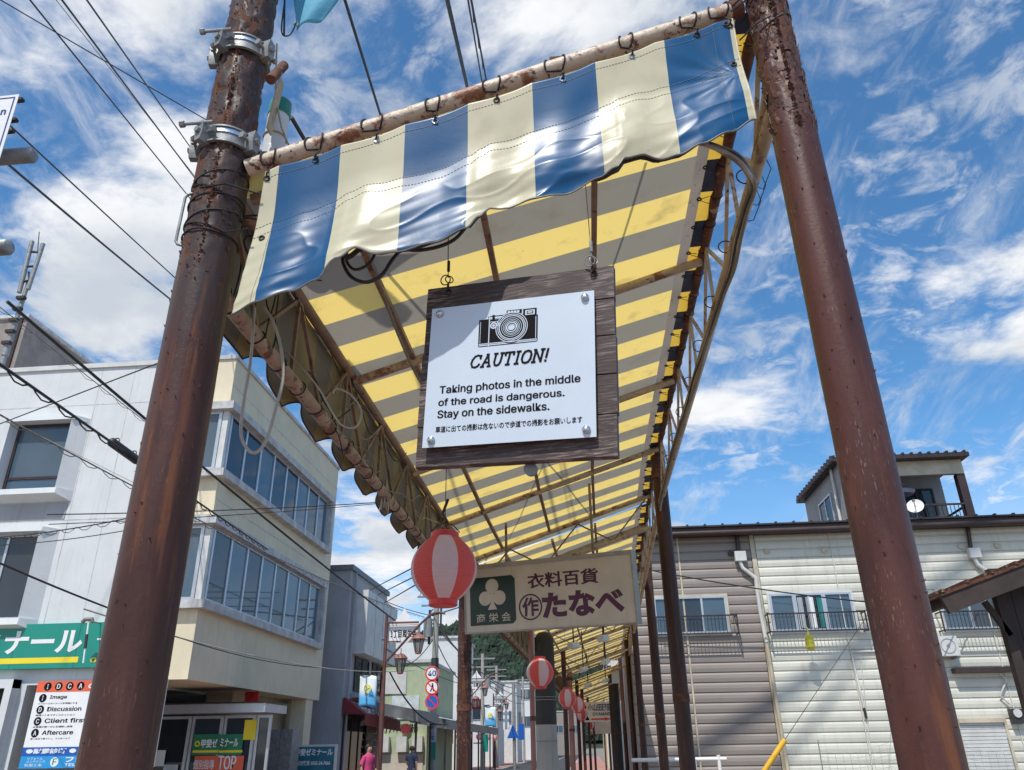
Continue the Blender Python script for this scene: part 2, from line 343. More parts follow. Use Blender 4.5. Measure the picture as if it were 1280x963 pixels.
# ------------------------------------------------------------------ lettering
TQ=[]
def text(F,s,u0,u1,v0,v1,mat_,parent,d=.0006,th=.0005,bold=0,shear=0,name='lettering',label=None):
    TQ.append((F.copy(),s,u0,u1,v0,v1,mat_,parent,d,th,bold,shear,name,label))
def flush_text():
    sans=None
    try:
        import os
        sans=bpy.data.fonts.load(os.path.join(bpy.utils.system_resource('DATAFILES'),'fonts','Inter.woff2'))
    except Exception: sans=None
    fo=[]
    for q in TQ:
        cu=bpy.data.curves.new('lettering','FONT'); cu.body=q[1]; cu.size=1; cu.offset=q[10] if q[10]>=0 else .010; cu.shear=q[11]; cu.extrude=.02; cu.resolution_u=3
        cu.space_line=1.0; o=bpy.data.objects.new('tmp_text',cu); COL.objects.link(o); fo.append(o)
        o['faux']=1 if q[10]<0 else 0
        if sans and all(ord(ch)<128 for ch in q[1]): cu.font=sans; cu.offset=0; o['faux']=1
    bpy.context.view_layer.update(); dg=bpy.context.evaluated_depsgraph_get()
    for o,q in zip(fo,TQ):
        F,s,u0,u1,v0,v1,mt,par,d,th,bold,sh,name,label=q
        me=bpy.data.meshes.new_from_object(o.evaluated_get(dg)); n=len(me.vertices)
        if n:
            xs=[v.co.x for v in me.vertices]; ys=[v.co.y for v in me.vertices]
            x0,x1,y0,y1=min(xs),max(xs),min(ys),max(ys); b=wloc(par)
            for v in me.vertices:
                c=v.co; v.co=F@V((u0+(c.x-x0)/(x1-x0)*(u1-u0),v0+(c.y-y0)/max(1e-6,(y1-y0))*(v1-v0),d+(th if c.z>0 else 0)))-b
        if o.get('faux') and abs(q[10])>.005 and n:
            bm=bmesh.new(); bm.from_mesh(me); g0=list(bm.verts)+list(bm.edges)+list(bm.faces); sx=(u1-u0)/(x1-x0)*.020; uv_=F.to_3x3()@V((1,0,0)); wv_=F.to_3x3()@V((0,0,1)); vv_=F.to_3x3()@V((0,1,0))
            for kx,ky in((-1,0),(1,0),(0,.7)):
                dp=bmesh.ops.duplicate(bm,geom=g0)['geom']; bmesh.ops.translate(bm,verts=[e for e in dp if isinstance(e,bmesh.types.BMVert)],vec=uv_*sx*kx+vv_*sx*ky+wv_*(.00003*(2+kx+ky)))
            bm.to_mesh(me); bm.free()
        me.name=name; me.materials.clear(); me.materials.append(mt); me.polygons.foreach_set('material_index',[0]*len(me.polygons))
        t=bpy.data.objects.new(name,me); COL.objects.link(t); t.parent=par; tag(t,label)
    for o in fo:
        c=o.data; bpy.data.objects.remove(o); bpy.data.curves.remove(c)
# ------------------------------------------------------------------ the setting
def sheet(name,x0,x1,y0,y1,z,mt,kind='structure',n=1):
    mb=MB(); mb.grid(n,n,lambda a,b:(x0+(x1-x0)*a,y0+(y1-y0)*b,z)); o=mb.build(name,mt,fixn=False); o['kind']=kind; return o
sheet('ground',-3000,3000,-200,3000,0,m_ground)
sheet('road',-6.4,-1.55,-60,400,.004,m_asph)
mb=MB()
for y in range(-20,200,8): mb.box(-4.05,-3.93,y,y+4,.006,.010)
o=mb.build('road_markings',m_signw); o['kind']='structure'
for nm,x0,x1 in(('sidewalk',-1.35,1.15),('pavement',-9.4,-6.6)):
    mb=MB(); mb.box(x0,x1,-40,120,-.05,.12); o=mb.build(nm,m_pave); o['kind']='structure'
for x in(-1.55,-6.6):
    mb=MB(); mb.box(x,x+.2,-40,120,-.05,.125); o=mb.build('kerb',m_kerb); o['kind']='structure'
# far hills
def hz_(x,y):
    a=x/y if y else 0
    rid=78+26*math.sin(x*.012+.6)+14*noise.noise(V((x*.02,1.3,0)))+ (18 if -.30<a<-.05 else 0)
    t=max(0,min(1,(y-380)/260)); t=t*t*(3-2*t)
    return -2+rid*t+8*noise.noise(V((x*.03,y*.03,3)))*t
mb=MB(); mb.grid(90,14,lambda a,b:(-900+1500*a,360+380*b,hz_(-900+1500*a,360+380*b)))
o=mb.build('hills',m_hill,smooth=True); o['kind']='structure'
mb=MB(); 
for i in range(7000):
    x=R.uniform(-330,60); y=R.uniform(410,640); z=hz_(x,y); h=R.uniform(6,12); r=R.uniform(2.2,4.2); n=6; vs=[];fs=[]
    for q,(rr,zh) in enumerate(((r*.7,.15),(r,.45),(r*.6,.8))):
        for k in range(n): a=2*math.pi*k/n+q*.5; e=R.uniform(.75,1.2); vs.append((x+rr*e*math.cos(a),y+rr*e*math.sin(a),z+h*zh))
    vs.append((x,y,z+h)); 
    for q in range(2):
        for k in range(n): l=(k+1)%n; fs.append((q*n+k,q*n+l,(q+1)*n+l,(q+1)*n+k))
    for k in range(n): fs.append((2*n+k,2*n+(k+1)%n,3*n))
    mb.add(vs,fs)
o=mb.build('forest',m_forest,fixn=False); tag(o,'dark green forest covering the far hillside','forest',kind='stuff')
# ------------------------------------------------------------------ front posts
YF=2.0
def post_mesh(mb,x,y,z0,z1,rfun,n=40,nz=220,amp=.0012,peel=None,px=0):
    def fn(a,b):
        z=z0+(z1-z0)*b; t=2*math.pi*a; r=rfun(z)
        p=V((x+math.cos(t),y+math.sin(t),z))
        d=amp*noise.noise(V((math.cos(t)*2.2,math.sin(t)*2.2,z*3)))
        if peel and z>peel-.25:
            k=noise.fractal(V((math.cos(t)*3+px,math.sin(t)*3,z*7)),1.0,2.0,5)
            s=min(1,(z-peel+.25)/.4); d+=(.0035 if k>.05 else (-.001 if k>-.12 else -.004))*s
        return (x+px*(z-1.6)+(r+d)*math.cos(t),y+(r+d)*math.sin(t),z)
    mb.grid(n,nz,fn)
def flakes(mb,x,y,rfun,px,z0,z1,num,face=-1,spread=1.6,size=(.004,.014)):
    for i in range(num):
        z=R.uniform(z0,z1); t=-math.pi/2+R.uniform(-spread,spread); r=rfun(z)+.001; w=R.uniform(*size); h=w*R.uniform(.6,1.8); lift=R.uniform(.001,.007)
        c=V((x+px*(z-1.6)+r*math.cos(t),y+r*math.sin(t),z)); n=V((math.cos(t),math.sin(t),0)); tn=V((-math.sin(t),math.cos(t),0)); up=V((0,0,1))
        q=[c+tn*w*.5,c-tn*w*.5+up*R.uniform(-.3,.3)*h,c-tn*w*.6+up*h+n*lift,c+tn*w*.4+up*h*R.uniform(.6,1.2)+n*lift*R.uniform(.2,1)]
        mb.add(q+[p-n*.0025 for p in q],[(0,1,2,3),(7,6,5,4),(0,4,5,1),(1,5,6,2),(2,6,7,3),(3,7,4,0)])
def seam(mb,x,y,rfun,px,t,z0,z1,w=.006):
    z=z0
    while z<z1:
        h=R.uniform(.006,.016); r=rfun(z)+.001; tt=t+R.uniform(-.04,.04)
        c=V((x+px*(z-1.6)+r*math.cos(tt),y+r*math.sin(tt),z)); s=R.uniform(.5,1.4)*w
        mb.add([c+V((R.uniform(-1,1)*s*.3+dx*s,dy*s,dz*h*.6)) for dx,dy,dz in((-1,0,0),(1,0,0),(0,-1,0),(0,1,0),(0,0,-1),(0,0,1))],[(0,2,5),(2,1,5),(1,3,5),(3,0,5),(2,0,4),(1,2,4),(3,1,4),(0,3,4)])
        z+=h*.9
LX,RX=-1.155,.758
rL=lambda z:.0875-(z-1.5)*.0022; 
def rR(z):
    r=.0715-(z-1.5)*.0018
    if z>3.42: r-=.0025*min(1,(z-3.42)/.05)
    return r
pl=thing('steel_post',(LX,YF,0),'thick brown steel post left of the blue striped valance, carrying two grey clamps','post','two front posts of the arcade')
mb=MB(); post_mesh(mb,LX,YF,0,5.4,rL,peel=3.15,nz=420); mb.build('shaft',m_postL,pl,smooth=2,fixn=False)
mb=MB(); seam(mb,LX,YF,rL,0,-1.35,2.98,4.0); seam(mb,LX,YF,rL,0,-1.42,3.25,3.9,.004); mb.build('weld_seam',m_rust,pl)
mb=MB(); flakes(mb,LX,YF,rL,0,2.9,4.3,260,size=(.003,.010),spread=1.3); flakes(mb,LX,YF,rL,0,1.4,2.9,40,size=(.002,.006),spread=1.1); mb.build('paint_flake',m_flake,pl,kind='stuff')
pr=thing('steel_post',(RX,YF,0),'thick maroon steel post right of the blue striped valance, paint peeling near its top','post','two front posts of the arcade')
mb=MB(); post_mesh(mb,RX,YF,0,5.4,rR,peel=3.5,nz=420,amp=.0015); mb.build('shaft',m_postR,pr,smooth=2,fixn=False)
mb=MB(); seam(mb,RX,YF,rR,0,-1.62,3.36,4.3,.009); mb.build('weld_seam',m_rust,pr)
mb=MB(); flakes(mb,RX,YF,rR,0,3.36,4.5,620,size=(.006,.024),spread=2.0); flakes(mb,RX,YF,rR,0,1.4,3.3,70,size=(.002,.006),spread=1.2); mb.build('paint_flake',m_flake,pr,kind='stuff')
# clamps on the left post
for zc_,tilt in((3.93,.03),(3.49,0.0)):
    t=thing('pipe_clamp',(LX,YF,zc_),'galvanised pipe clamp bolted round the left post, %s of the two'%('upper' if tilt else 'lower'),'clamp','pipe clamps on the left post')
    r=rL(zc_)
    def arc(a0,a1,rr,z0,z1,th,n=14):
        vs=[];fs=[]
        for i in range(n+1):
            a=a0+(a1-a0)*i/n
            for (q,z) in((rr,z0),(rr+th,z0),(rr+th,z1),(rr,z1)): vs.append((LX+q*math.cos(a),YF+q*math.sin(a),z))
        for i in range(n):
            for k in range(4): l=(k+1)%4; fs.append((i*4+k,i*4+l,(i+1)*4+l,(i+1)*4+k))
        fs+=[(0,1,2,3),(n*4+3,n*4+2,n*4+1,n*4)]
        return vs,fs
    for a0,a1 in((-1.95,-.35),(math.pi+.25,math.pi+.95),(-.2,2.6)):
        mb=MB(); mb.add(*arc(a0,a1,r+.003,zc_-.028,zc_+.028,.004)); mb.add(*arc(a0,a1,r+.003,zc_-.034,zc_-.028,.012)); mb.add(*arc(a0,a1,r+.003,zc_+.028,zc_+.034,.012)); mb.build('band',m_galv,t,smooth=True)
    mb=MB(); mb.add(*arc(-1.8,-.5,r+.0075,zc_+.008,zc_+.024,.003)); mb.build('strap',m_bolt,t,smooth=True)
    for ax,side in((-2.0,-1),(-.28,1),(math.pi+.15,-1)):
        c=V((LX+(r+.018)*math.cos(ax),YF+(r+.018)*math.sin(ax),zc_)); n=V((math.cos(ax),math.sin(ax),0)); tn=V((-n.y,n.x,0))
        mb=MB(frame(c,tn,(0,0,1)))
        mb.poly([(-.012,-.040),(.012,-.040),(.020,-.01),(.016,.038),(-.012,.044),(-.02,.0)],-.022,.022); mb.build('lug',m_galv,t,smooth=True)
        mb=MB(); mb.cyl(c-tn*.045,c+tn*.045,.006,n=8); mb.cyl(c-tn*.052,c-tn*.04,.013,n=6); mb.cyl(c+tn*.04,c+tn*.052,.012,n=6); mb.cyl(c+n*.018,c+n*.032,.012,n=6); mb.build('bolt',m_galv,t)
    c=V((LX-.055,YF-r-.03,zc_+.03)); mb=MB(); mb.cyl(c-V((.055,0,0)),c+V((.05,0,0)),.006,n=8); mb.cyl(c-V((.065,0,0)),c-V((.05,0,0)),.012,n=6); mb.build('long_bolt',m_galv,t)
# stub pipe, green capped lamp cylinder behind the post
t=thing('green_capped_cylinder',(-1.16,2.32,3.6),'white and blue cylinder with a green cap strapped behind the left post','fixture')
a=aY(352,128,2.35); b=aY(338,205,2.35); d=(b-a)
mb=MB(); mb.cyl(a+d*.25,a+d*.95,.043,n=24); mb.build('body',mat('white_plastic_tube',(.62,.64,.66),.35,var=.08),t,smooth=True)
mb=MB(); mb.cyl(a+d*.95,a+d*1.35,.0435,n=24); mb.build('blue_band',m_cyanp,t,smooth=True)
mb=MB(); mb.tube([a-d*.02,a+d*.03,a+d*.25],[.030,.044,.046],24); mb.build('cap',mat('green_cap_plastic',(.0,.20,.13),.35),t,smooth=True)
mb=MB(); mb.tube([aY(346,55,2.25),aY(344,120,2.27),aY(352,160,2.28),aY(362,185,2.29)],.004,6); mb.bar(aY(352,100,2.26),aY(336,165,2.26),.045,.006); mb.ring(a+d*.6,d,.046,.004); mb.build('bracket',m_beige,t)
mb=MB(); mb.cyl(aY(338,100,1.88),aY(355,82,1.96),.017,n=14); o=mb.build('stub_pipe',m_rust,pl,smooth=True)
# wires round the left post
def helix(mb,x,y,rf,zs,r=.0028,ns=30,a0=-2.6,turn=2*math.pi,sag=.0):
    for z,dz,ph in zs:
        pts=[]
        for i in range(ns+1):
            a=ph+turn*i/ns; zz_=z+dz*math.sin((a+1.5))+.006*noise.noise(V((a,z,0)))
            q=rf(zz_)+.004; pts.append((x+q*math.cos(a),y+q*math.sin(a),zz_))
        mb.tube(pts,r,5)
t=thing('tie_wire',(LX,YF,3.1),'dark tie wires wound several times round the left post beside the awning corner','wire')
mb=MB(); helix(mb,LX,YF,rL,[(3.33,.035,0),(3.27,-.03,1),(3.24,.02,2),(3.17,.03,0),(3.12,-.02,1),(3.10,.0,2)]); 
mb.tube([V((LX-.02,YF-.092,3.26)),V((LX+.06,YF-.08,3.28)),V((-.985,1.95,3.25))],.0028,5); mb.tube([V((LX+.02,YF-.088,3.12)),V((LX+.075,YF-.06,3.10)),V((-.995,1.93,3.10))],.0028,5)
mb.build('wrap',m_cord,t)
mb=MB(); mb.tube([V((LX-.062,YF-.055,3.27)),V((LX-.076,YF-.060,3.262)),V((LX-.082,YF-.060,3.25)),V((LX-.086,YF-.056,3.08)),V((LX-.080,YF-.054,3.07)),V((LX-.064,YF-.052,3.065))],.005,8); mb.build('steel_hook',m_galv,t,smooth=True)
t=thing('tie_wire',(RX,YF,3.9),'dark tie wires holding the awning corner to the right post','wire')
mb=MB(); helix(mb,RX,YF,rR,[(4.02,.03,0),(3.96,-.03,1.2),(3.84,.04,.5)],.0026)
mb.tube([V((.62,1.93,3.74)),V((.68,1.90,3.78)),V((RX-.02,YF-.072,3.84))],.003,5); mb.tube([V((.625,1.95,3.93)),V((.68,1.92,3.96)),V((RX-.02,YF-.07,4.0))],.003,5); mb.tube([V((.61,1.93,3.88)),V((.68,1.92,3.93)),V((RX-.02,YF-.07,3.95))],.003,5)
mb.build('wrap',m_cord,t)
# ------------------------------------------------------------------ arcade canopy
def ox(y): return 0 if y<7 else .0244*(y-7)
def RZ(x): return 3.4+.33*(x+1.1)
XL,XR=-1.15,.73
WLY=YF+.03
def canopy(name,y0,y1,raf,label,lvl,base=0):
    """one section of the roof: striped sheet, hems, rafters, purlins, side trusses"""
    t=thing(name,(0,y0,0),label,'canopy','canopy sections of the arcade')
    P=lambda x,y,z:V((x+ox(y),y,z))
    def fn(a,b):
        x=-1.2+1.80*a; y=y0+.03+(y1-y0-.03)*b
        s=.012*math.sin(math.pi*((y-3.6)/1.46))**2 if lvl<2 else 0
        return P(x,y,RZ(x)-s+.004*noise.noise(V((x*2,y*2,0))))
    mb=MB(); mb.grid(24,int((y1-y0)*10),fn); mb.build('roof_sheet',m_roof,t,smooth=2,fixn=False)
    def hf(a,b):
        x=.60+.058*a; y=y0+.03+(y1-y0-.03)*b; return P(x,y,RZ(x)-.004)
    mb=MB(); mb.grid(2,int((y1-y0)*5),hf); mb.build('hem_strip',m_hem,t,fixn=False)
    def ff(a,b):
        x=.658+.072*a; y=y0+.03+(y1-y0-.03)*b; return P(x,y,RZ(x)-.002-.02*a*(1+math.sin(y*27.8))*.5)
    mb=MB(); mb.grid(4,int((y1-y0)*24),ff); mb.build('side_flap',m_flap,t,fixn=False)
    for y in raf:
        mb=MB(); n=8; mb.tube([P(XL+(XR-XL)*i/n,y,RZ(XL+(XR-XL)*i/n)-.034) for i in range(n+1)],.024 if lvl<2 else .03,10 if lvl<1 else 6); mb.build('rafter',m_beige,t,smooth=True)
    for x in(-.83,-.335,.14):
        ys=[y0+.02]+list(raf)
        if raf[-1]<y1-.4: ys.append(y1-.02)
        for a_,b_ in zip(ys,ys[1:]):
            if b_-a_<.3: continue
            if lvl<1 or (lvl<2):
                mb=MB(); mb.bar(P(x,a_+.02,RZ(x)-.022),P(x,b_-.02,RZ(x)-.022),.026,.026); mb.build('purlin',m_brtube,t)
    ns=max(2,int((y1-y0)/1.5))
    for (x,z,nm,m,r) in((XL,3.37,'upper_chord',m_brtube,.024),(XL-.012,2.99,'lower_chord',m_lchord,.030),(XR+.01,4.0,'upper_chord',m_rust,.027),(XR+.02,3.60,'lower_chord',m_beige,.026)):
        mb=MB(); mb.tube([P(x,y0+(y1-y0)*i/ns,z) for i in range(ns+1)],r,12 if lvl<1 else 7); mb.build(nm,m,t,smooth=True)
    for x,zl,zu,m in((XL,3.01,3.36,m_brtube),(XR+.015,3.62,3.98,m_beige)):
        st=.36; k=int((y1-y0)/st)
        if lvl<1:
            for i in range(k):
                ya=y0+.05+i*st; yb=ya+st
                mb=MB(); mb.bar(P(x,ya,zl if i%2 else zu),P(x,yb,zu if i%2 else zl),.015); mb.build('truss_web',m,t)
                if i%2==0: mb=MB(); mb.bar(P(x,ya,zl),P(x,ya,zu),.015); mb.build('truss_web',m,t)
        else:
            mb=MB()
            for i in range(k):
                ya=y0+.05+i*st; mb.bar(P(x,ya,zl if i%2 else zu),P(x,ya+st,zu if i%2 else zl),.02)
            mb.build('truss_web',m,t)
    # cross trusses hanging under every second rafter
    for y in raf[(3 if lvl<1 else 1)::(1 if lvl<1 else 3)]:
        mb=MB(); xs=[-1.12+.36*i for i in range(6)]
        za=lambda x:RZ(x)-.36
        mb.tube([P(-1.13,y+.04,za(-1.13)),P(.70,y+.04,za(.70))],.022,8); mb.build('tie_beam',m_beige,t,smooth=True)
        mb=MB()
        for i in range(5):
            xa,xb=xs[i],xs[i+1]; mb.bar(P(xa,y+.03,RZ(xa)-.05 if i%2 else za(xa)),P(xb,y+.03,za(xb) if i%2 else RZ(xb)-.05),.014)
        mb.build('truss_web',m_brtube,t)
    # street side skirt with a scalloped edge
    PIT=.445
    def sk(a,b):
        y=y0+.12+(y1-y0-.12)*b; ph=((y-2.93)/PIT)%1.0
        sc_=abs(math.sin(math.pi*ph))**.7
        zb=2.925+.085*(sc_) ; zt=3.40
        z=zt+(zb-zt)*a; w_=math.sin(y*2*math.pi/PIT*.5+1)*.012
        x=-1.185-.05*a*a+(.030*math.sin(2*math.pi*ph)+.02*noise.noise(V((y*5,a*3,0))))*a+w_*a*.3
        return P(x,y,z)
    mb=MB(); mb.grid(12,int((y1-y0)*(40 if lvl<1 else 14)),sk); mb.build('scalloped_skirt',m_skirt,t,smooth=2,thick=.002,fixn=False)
    if lvl<1:
        pts=[]; n=int((y1-y0)*40)
        for i in range(n+1): pts.append(sk(1.0,i/n))
        mb=MB(); mb.tube(pts,.0035,5); mb.build('skirt_binding',m_cord,t)
    # cord ties
    ties=MB()
    y=y0+.16; k=0
    while y<y1-.05:
        for side in(0,1):
            b=MB() if lvl<1 and y<6 else ties
            if side:
                e=P(.655,y,RZ(.655)-.008)
                b.ring(e,(.2,0,1),.010,.0042,n=12,m=5)
                b.tube([e+V((.008,0,-.002)),P(XR-.03,y+R.uniform(-.02,.02),RZ(XR)-.03)],.0022,4); b.tube([e+V((.008,.01,-.002)),P(XR-.015,y+.03,RZ(XR)-.045)],.0022,4)
                b.ring(P(XR+.01,y+.01,4.0),(0,1,R.uniform(-.3,.3)),.030,.0024,n=12,m=4)
            else:
                b.ring(P(XL-.012,y+.05,2.99),(R.uniform(-.2,.2),1,R.uniform(-.5,.5)),.034,.003,n=12,m=4)
                b.tube([P(XL-.04,y+.05,3.0),P(-1.20,y+.05+R.uniform(-.03,.03),3.06)],.0026,4)
            if b is not ties: b.build('cord_tie',m_cord,t)
        y+=ROOFP/2 if lvl<1 else ROOFP; k+=1
    if ties.v: ties.build('cord_ties',m_cord,t,kind='stuff')
    return t
cA=canopy('striped_canopy',YF,8.3,[3.6,5.12,6.54,7.97],'yellow and grey striped canopy roof on rusty trusses, nearest section over the sidewalk',0)
# front pipe, belongs to the canopy
mb=MB(); pa=V((-1.07,YF-.005,3.405)); pb=V((.655,YF-.005,3.968)); n=40
mb.tube([pa.lerp(pb,i/n) for i in range(n+1)],[.0295+.0006*noise.noise(V((i*.6,0,0))) for i in range(n+1)],18); mb.build('front_pipe',m_bpipe,cA,smooth=True)
mb=MB(); mb.tube([pb-V((.03,0,.01)),pb+V((.012,0,.004))],.033,16); c=pb+V((-.02,-.02,.05)); mb.cyl(c-V((0,0,.03)),c+V((0,0,.01)),.010,n=6); mb.build('pipe_collar',m_rust,cA,smooth=True)
mb=MB(); c=pa.lerp(pb,.62); mb.box(c.x-.02,c.x+.02,c.y-.01,c.y+.02,c.z+.02,c.z+.045); mb.build('pipe_bracket',m_rust,cA)
mb=MB(); mb.tube([V((RX-.03,YF+.02,3.66)),V((RX-.02,YF+.25,3.62)),V((XR+.02,YF+.6,3.60))],.02,8); mb.cyl(V((XR+.0,YF+.02,4.03)),V((XR+.0,YF+.02,3.58)),.02,n=10); mb.build('corner_brace',m_beige,cA,smooth=True)
cB=canopy('striped_canopy',8.32,24.4,[9.2+1.45*i for i in range(11)],'second section of the striped canopy beyond the shop sign, with beige rafters',1)
cC=canopy('striped_canopy',26.5,46,[26.6+2.2*i for i in range(9)],'farthest short section of the striped canopy, sunlit at its end',2)
# ------------------------------------------------------------------ striped valance
def ip(tab,x):
    if x<=tab[0][0]: return tab[0][1]
    for (a,b),(c,d) in zip(tab,tab[1:]):
        if x<=c:
            t=(x-a)/(c-a); t=t*t*(3-2*t) if (c-a)<.15 else t
            return b+(d-b)*t
    return tab[-1][1]
BOT=[(-1.011,2.792),(-.934,2.822),(-.841,2.86),(-.76,2.895),(-.70,2.965),(-.644,3.004),(-.585,2.982),(-.521,2.989),(-.402,3.011),(-.302,3.057),(-.265,3.105),(-.228,3.141),(-.174,3.134),(-.099,3.155),(-.005,3.168),(.118,3.216),(.175,3.245),(.204,3.278),(.262,3.292),(.314,3.27),(.372,3.281),(.449,3.312),(.54,3.352),(.628,3.405)]
def vz_top(x): return 3.400+.328*(x+1.07)-.070-.012*abs(math.sin((x+.73)/.215*math.pi))
TOPX=(-.985,.618); 
def vfn(a,b):
    xt=TOPX[0]+(TOPX[1]-TOPX[0])*a; xb=-1.011+(1.639)*a
    x=xt+(xb-xt)*b; zt=vz_top(xt); zb=ip(BOT,xb)
    z=zt+(zb-zt)*b; h=b
    lo_=max(0,min(1,(h-.26)/.66)); lo_=lo_*lo_*(3-2*lo_)
    bel=-.016*min(1,h/.42)+.034*lo_*(.85+.3*math.sin(a*9+.6))
    bel+=.007*math.sin(x*22+3.4*h+math.sin(x*7))*h
    q=z-.33*x
    low=max(0,(h-.30)/.70); low=low*low*(3-2*low)
    wr=noise.noise(V((x*1.5+1.3,q*12+.8*math.sin(x*4),.3)))*.013*low
    wr+=noise.noise(V((x*3+q*4,q*24-x*2,2.1)))*.0036*low
    wr+=(1-abs(noise.noise(V((x*5+q*7,q*9-x*3,7.3))))*2.4)**3*.0035*low
    er=math.hypot(x-.60,z-3.62); an=math.atan2(z-3.62,x-.60); wr+=.0022*math.sin(an*13)*max(0,-math.cos(an))*math.exp(-((er-.16)/.12)**2)
    wr+=.0012*math.sin(((x+.73)/.215)*2*math.pi)*math.exp(-h*4)+.0025*noise.noise(V((x*3,q*3,9)))*h
    tuck=0
    return (x,1.958-bel-wr,z)
va=thing('striped_valance',(-.2,1.93,3.3),'blue and cream striped glossy vinyl valance lashed below the front pipe','awning')
mb=MB(); mb.grid(420,110,vfn); mb.build('cloth',m_val,va,smooth=2,thick=.0016,fixn=False)
mb=MB(); mb.tube([V(vfn(i/300,1.0))+V((0,0,-.001)) for i in range(301)],.0032,6); mb.build('edge_binding',m_trim,va,smooth=True)
mb=MB(); mb.tube([V(vfn(1.0,i/40)) for i in range(41)],.0035,6); mb.build('edge_binding',mat('cream_edge_binding',(.62,.55,.40),.4),va,smooth=True)
for off in(.06,.40,.47):
    mb=MB()
    for i in range(150):
        a0=(i+.15)/150; a1=(i+.8)/150
        f=off+(.0 if off<.1 else .02*math.sin(a0*5))
        p=V(vfn(a0,f))+V((0,-.0014,0)); q=V(vfn(a1,f))+V((0,-.0014,0)); mb.bar(p,q,.0013,.0012)
    mb.build('stitch_line',m_trim,va)
for a_ in(.035,.955):
    mb=MB()
    for i in range(60):
        p=V(vfn(a_,(i+.15)/60))+V((0,-.0014,0)); q=V(vfn(a_,(i+.8)/60))+V((0,-.0014,0)); mb.bar(p,q,.0013,.0012)
    mb.build('stitch_line',m_trim,va)
# eyelets and ropes
ex=[-.975,-.815,-.612,-.415,-.205,.022,.262,.49,.605]
for i,x in enumerate(ex):
    a_=(x-TOPX[0])/(TOPX[1]-TOPX[0]); e=V(vfn(a_,.035 if 0<i<8 else .06))
    mb=MB(); mb.ring(e+V((0,-.002,0)),(0,1,.1),.009,.003,n=16,m=6); mb.build('eyelet',m_bolt if i in(2,3,5,6) else m_iron,va,smooth=True)
    pc=pa.lerp(pb,(x-pa.x)/(pb.x-pa.x)); dd=(pb-pa).normalized()
    mb=MB()
    for sh,lean in((0,.012),(-.028-.012*(i%3),-.012)):
        pts=[]
        for k in range(13):
            an=math.pi*(-.42+1.6*k/12); r=.034; c=pc+dd*(sh*(1 if k>0 else 0)+lean*math.sin(k*.5))
            pts.append(c+V((0,-math.cos(an)*r,math.sin(an)*r)))
        if sh==0: pts=[e+V((0,-.006,.0)),e+V((.004,-.016,.012))]+pts
        mb.tube(pts,.0032,6)
    mb.build('rope_tie',m_cord,va,smooth=True)
for b_,side in((.5,0),(.42,1),(.04,1)):
    e=V(vfn(.02 if not side else .985,b_)); mb=MB(); mb.ring(e+V((0,-.003,0)),(0,1,0),.008,.003,n=14,m=6); mb.build('eyelet',m_iron,va,smooth=True)
# ------------------------------------------------------------------ caution board
def Rfit(yaw,roll,tilt):
    a,b,t=(math.radians(q) for q in(yaw,roll,tilt))
    return Matrix.Rotation(a,3,'Z')@Matrix.Rotation(t,3,'X')@Matrix.Rotation(b,3,'Y')
def fitframe(c,yaw,roll,tilt):
    r=Rfit(yaw,roll,tilt); return frame(c,r@V((1,0,0)),r@V((0,0,1)))
BC=V((-.1694,2.10,2.6493)); FB=fitframe(BC,-11.84,3.19,2.55); W,Hh=.6176,.6137
bd=thing('caution_board',BC,'dark plank board with a white plate that reads CAUTION, hung under the canopy','sign')
ys=[-Hh/2,-Hh/2+.128,-Hh/2+.252,-Hh/2+.377,-Hh/2+.500,Hh/2]
for i in range(5):
    mb=MB(FB); n=26; jl=R.uniform(-.003,.003); jr=R.uniform(-.003,.003)
    y0,y1=ys[i]+.0012,ys[i+1]-.0012; z0,z1=-.030+R.uniform(-.001,.001),R.uniform(-.0012,.0012)
    x0,x1=-W/2+jl,W/2+jr
    vs=[];
    for k in range(n+1):
        x=x0+(x1-x0)*k/n; e=.0008*noise.noise(V((x*30,i,0))); e2=.0008*noise.noise(V((x*30,i,5)))
        vs+=[(x,y0+e,z0),(x,y0+e,z1-.002),(x,y0+e+.002,z1),(x,y1+e2-.002,z1),(x,y1+e2,z1-.002),(x,y1+e2,z0)]
    fs=[(k*6+q,k*6+(q+1)%6,(k+1)*6+(q+1)%6,(k+1)*6+q) for k in range(n) for q in range(6)]+[(0,1,2,3,4,5),tuple(n*6+q for q in(5,4,3,2,1,0))]
    mb.add(vs,fs); mb.build('plank',m_wood,bd)
mb=MB(FB); mb.box(-.12,-.08,-Hh/2+.01,Hh/2-.01,-.052,-.032); mb.box(.18,.22,-Hh/2+.01,Hh/2-.01,-.052,-.032); mb.build('back_batten',m_wood,bd)
# plate
PC=V((-.1809,2.10,2.6348)); PW,PH=.534,.4744
_p=FB.inverted()@PC; PU,PV=_p.x,_p.y
PC2=FB@V((PU-.003,PV-.002,.0)); FPn=FB.copy(); FPn.translation=PC2
r2=Rfit(-10.9,2.95,2.0); FPn=frame(PC2+FB.to_3x3()@V((0,0,.020)),r2@V((1,0,0)),r2@V((0,0,1)))
PW*=.988; PH*=.988
plate=MB(FPn); plate.box(-PW/2,PW/2,-PH/2,PH/2,-.003,0); plate=plate.build('plate',m_white,bd)
for sx,sy in((-1,1),(1,1),(-1,-1),(1,-1)):
    cx,cy=sx*(PW/2-.028),sy*(PH/2-.022)
    mb=MB(FPn); mb.cyl((cx,cy,-.021),(cx,cy,.003),.009,n=14); mb.lathe([(.012,.0),(.0125,.003),(.010,.007),(.005,.0095),(.0001,.010)],(cx,cy,.002),n=16); mb.build('bolt',m_bolt,bd,smooth=True)
def pu(u): return -PW/2+u*PW
def pv(v): return PH/2-v*PH
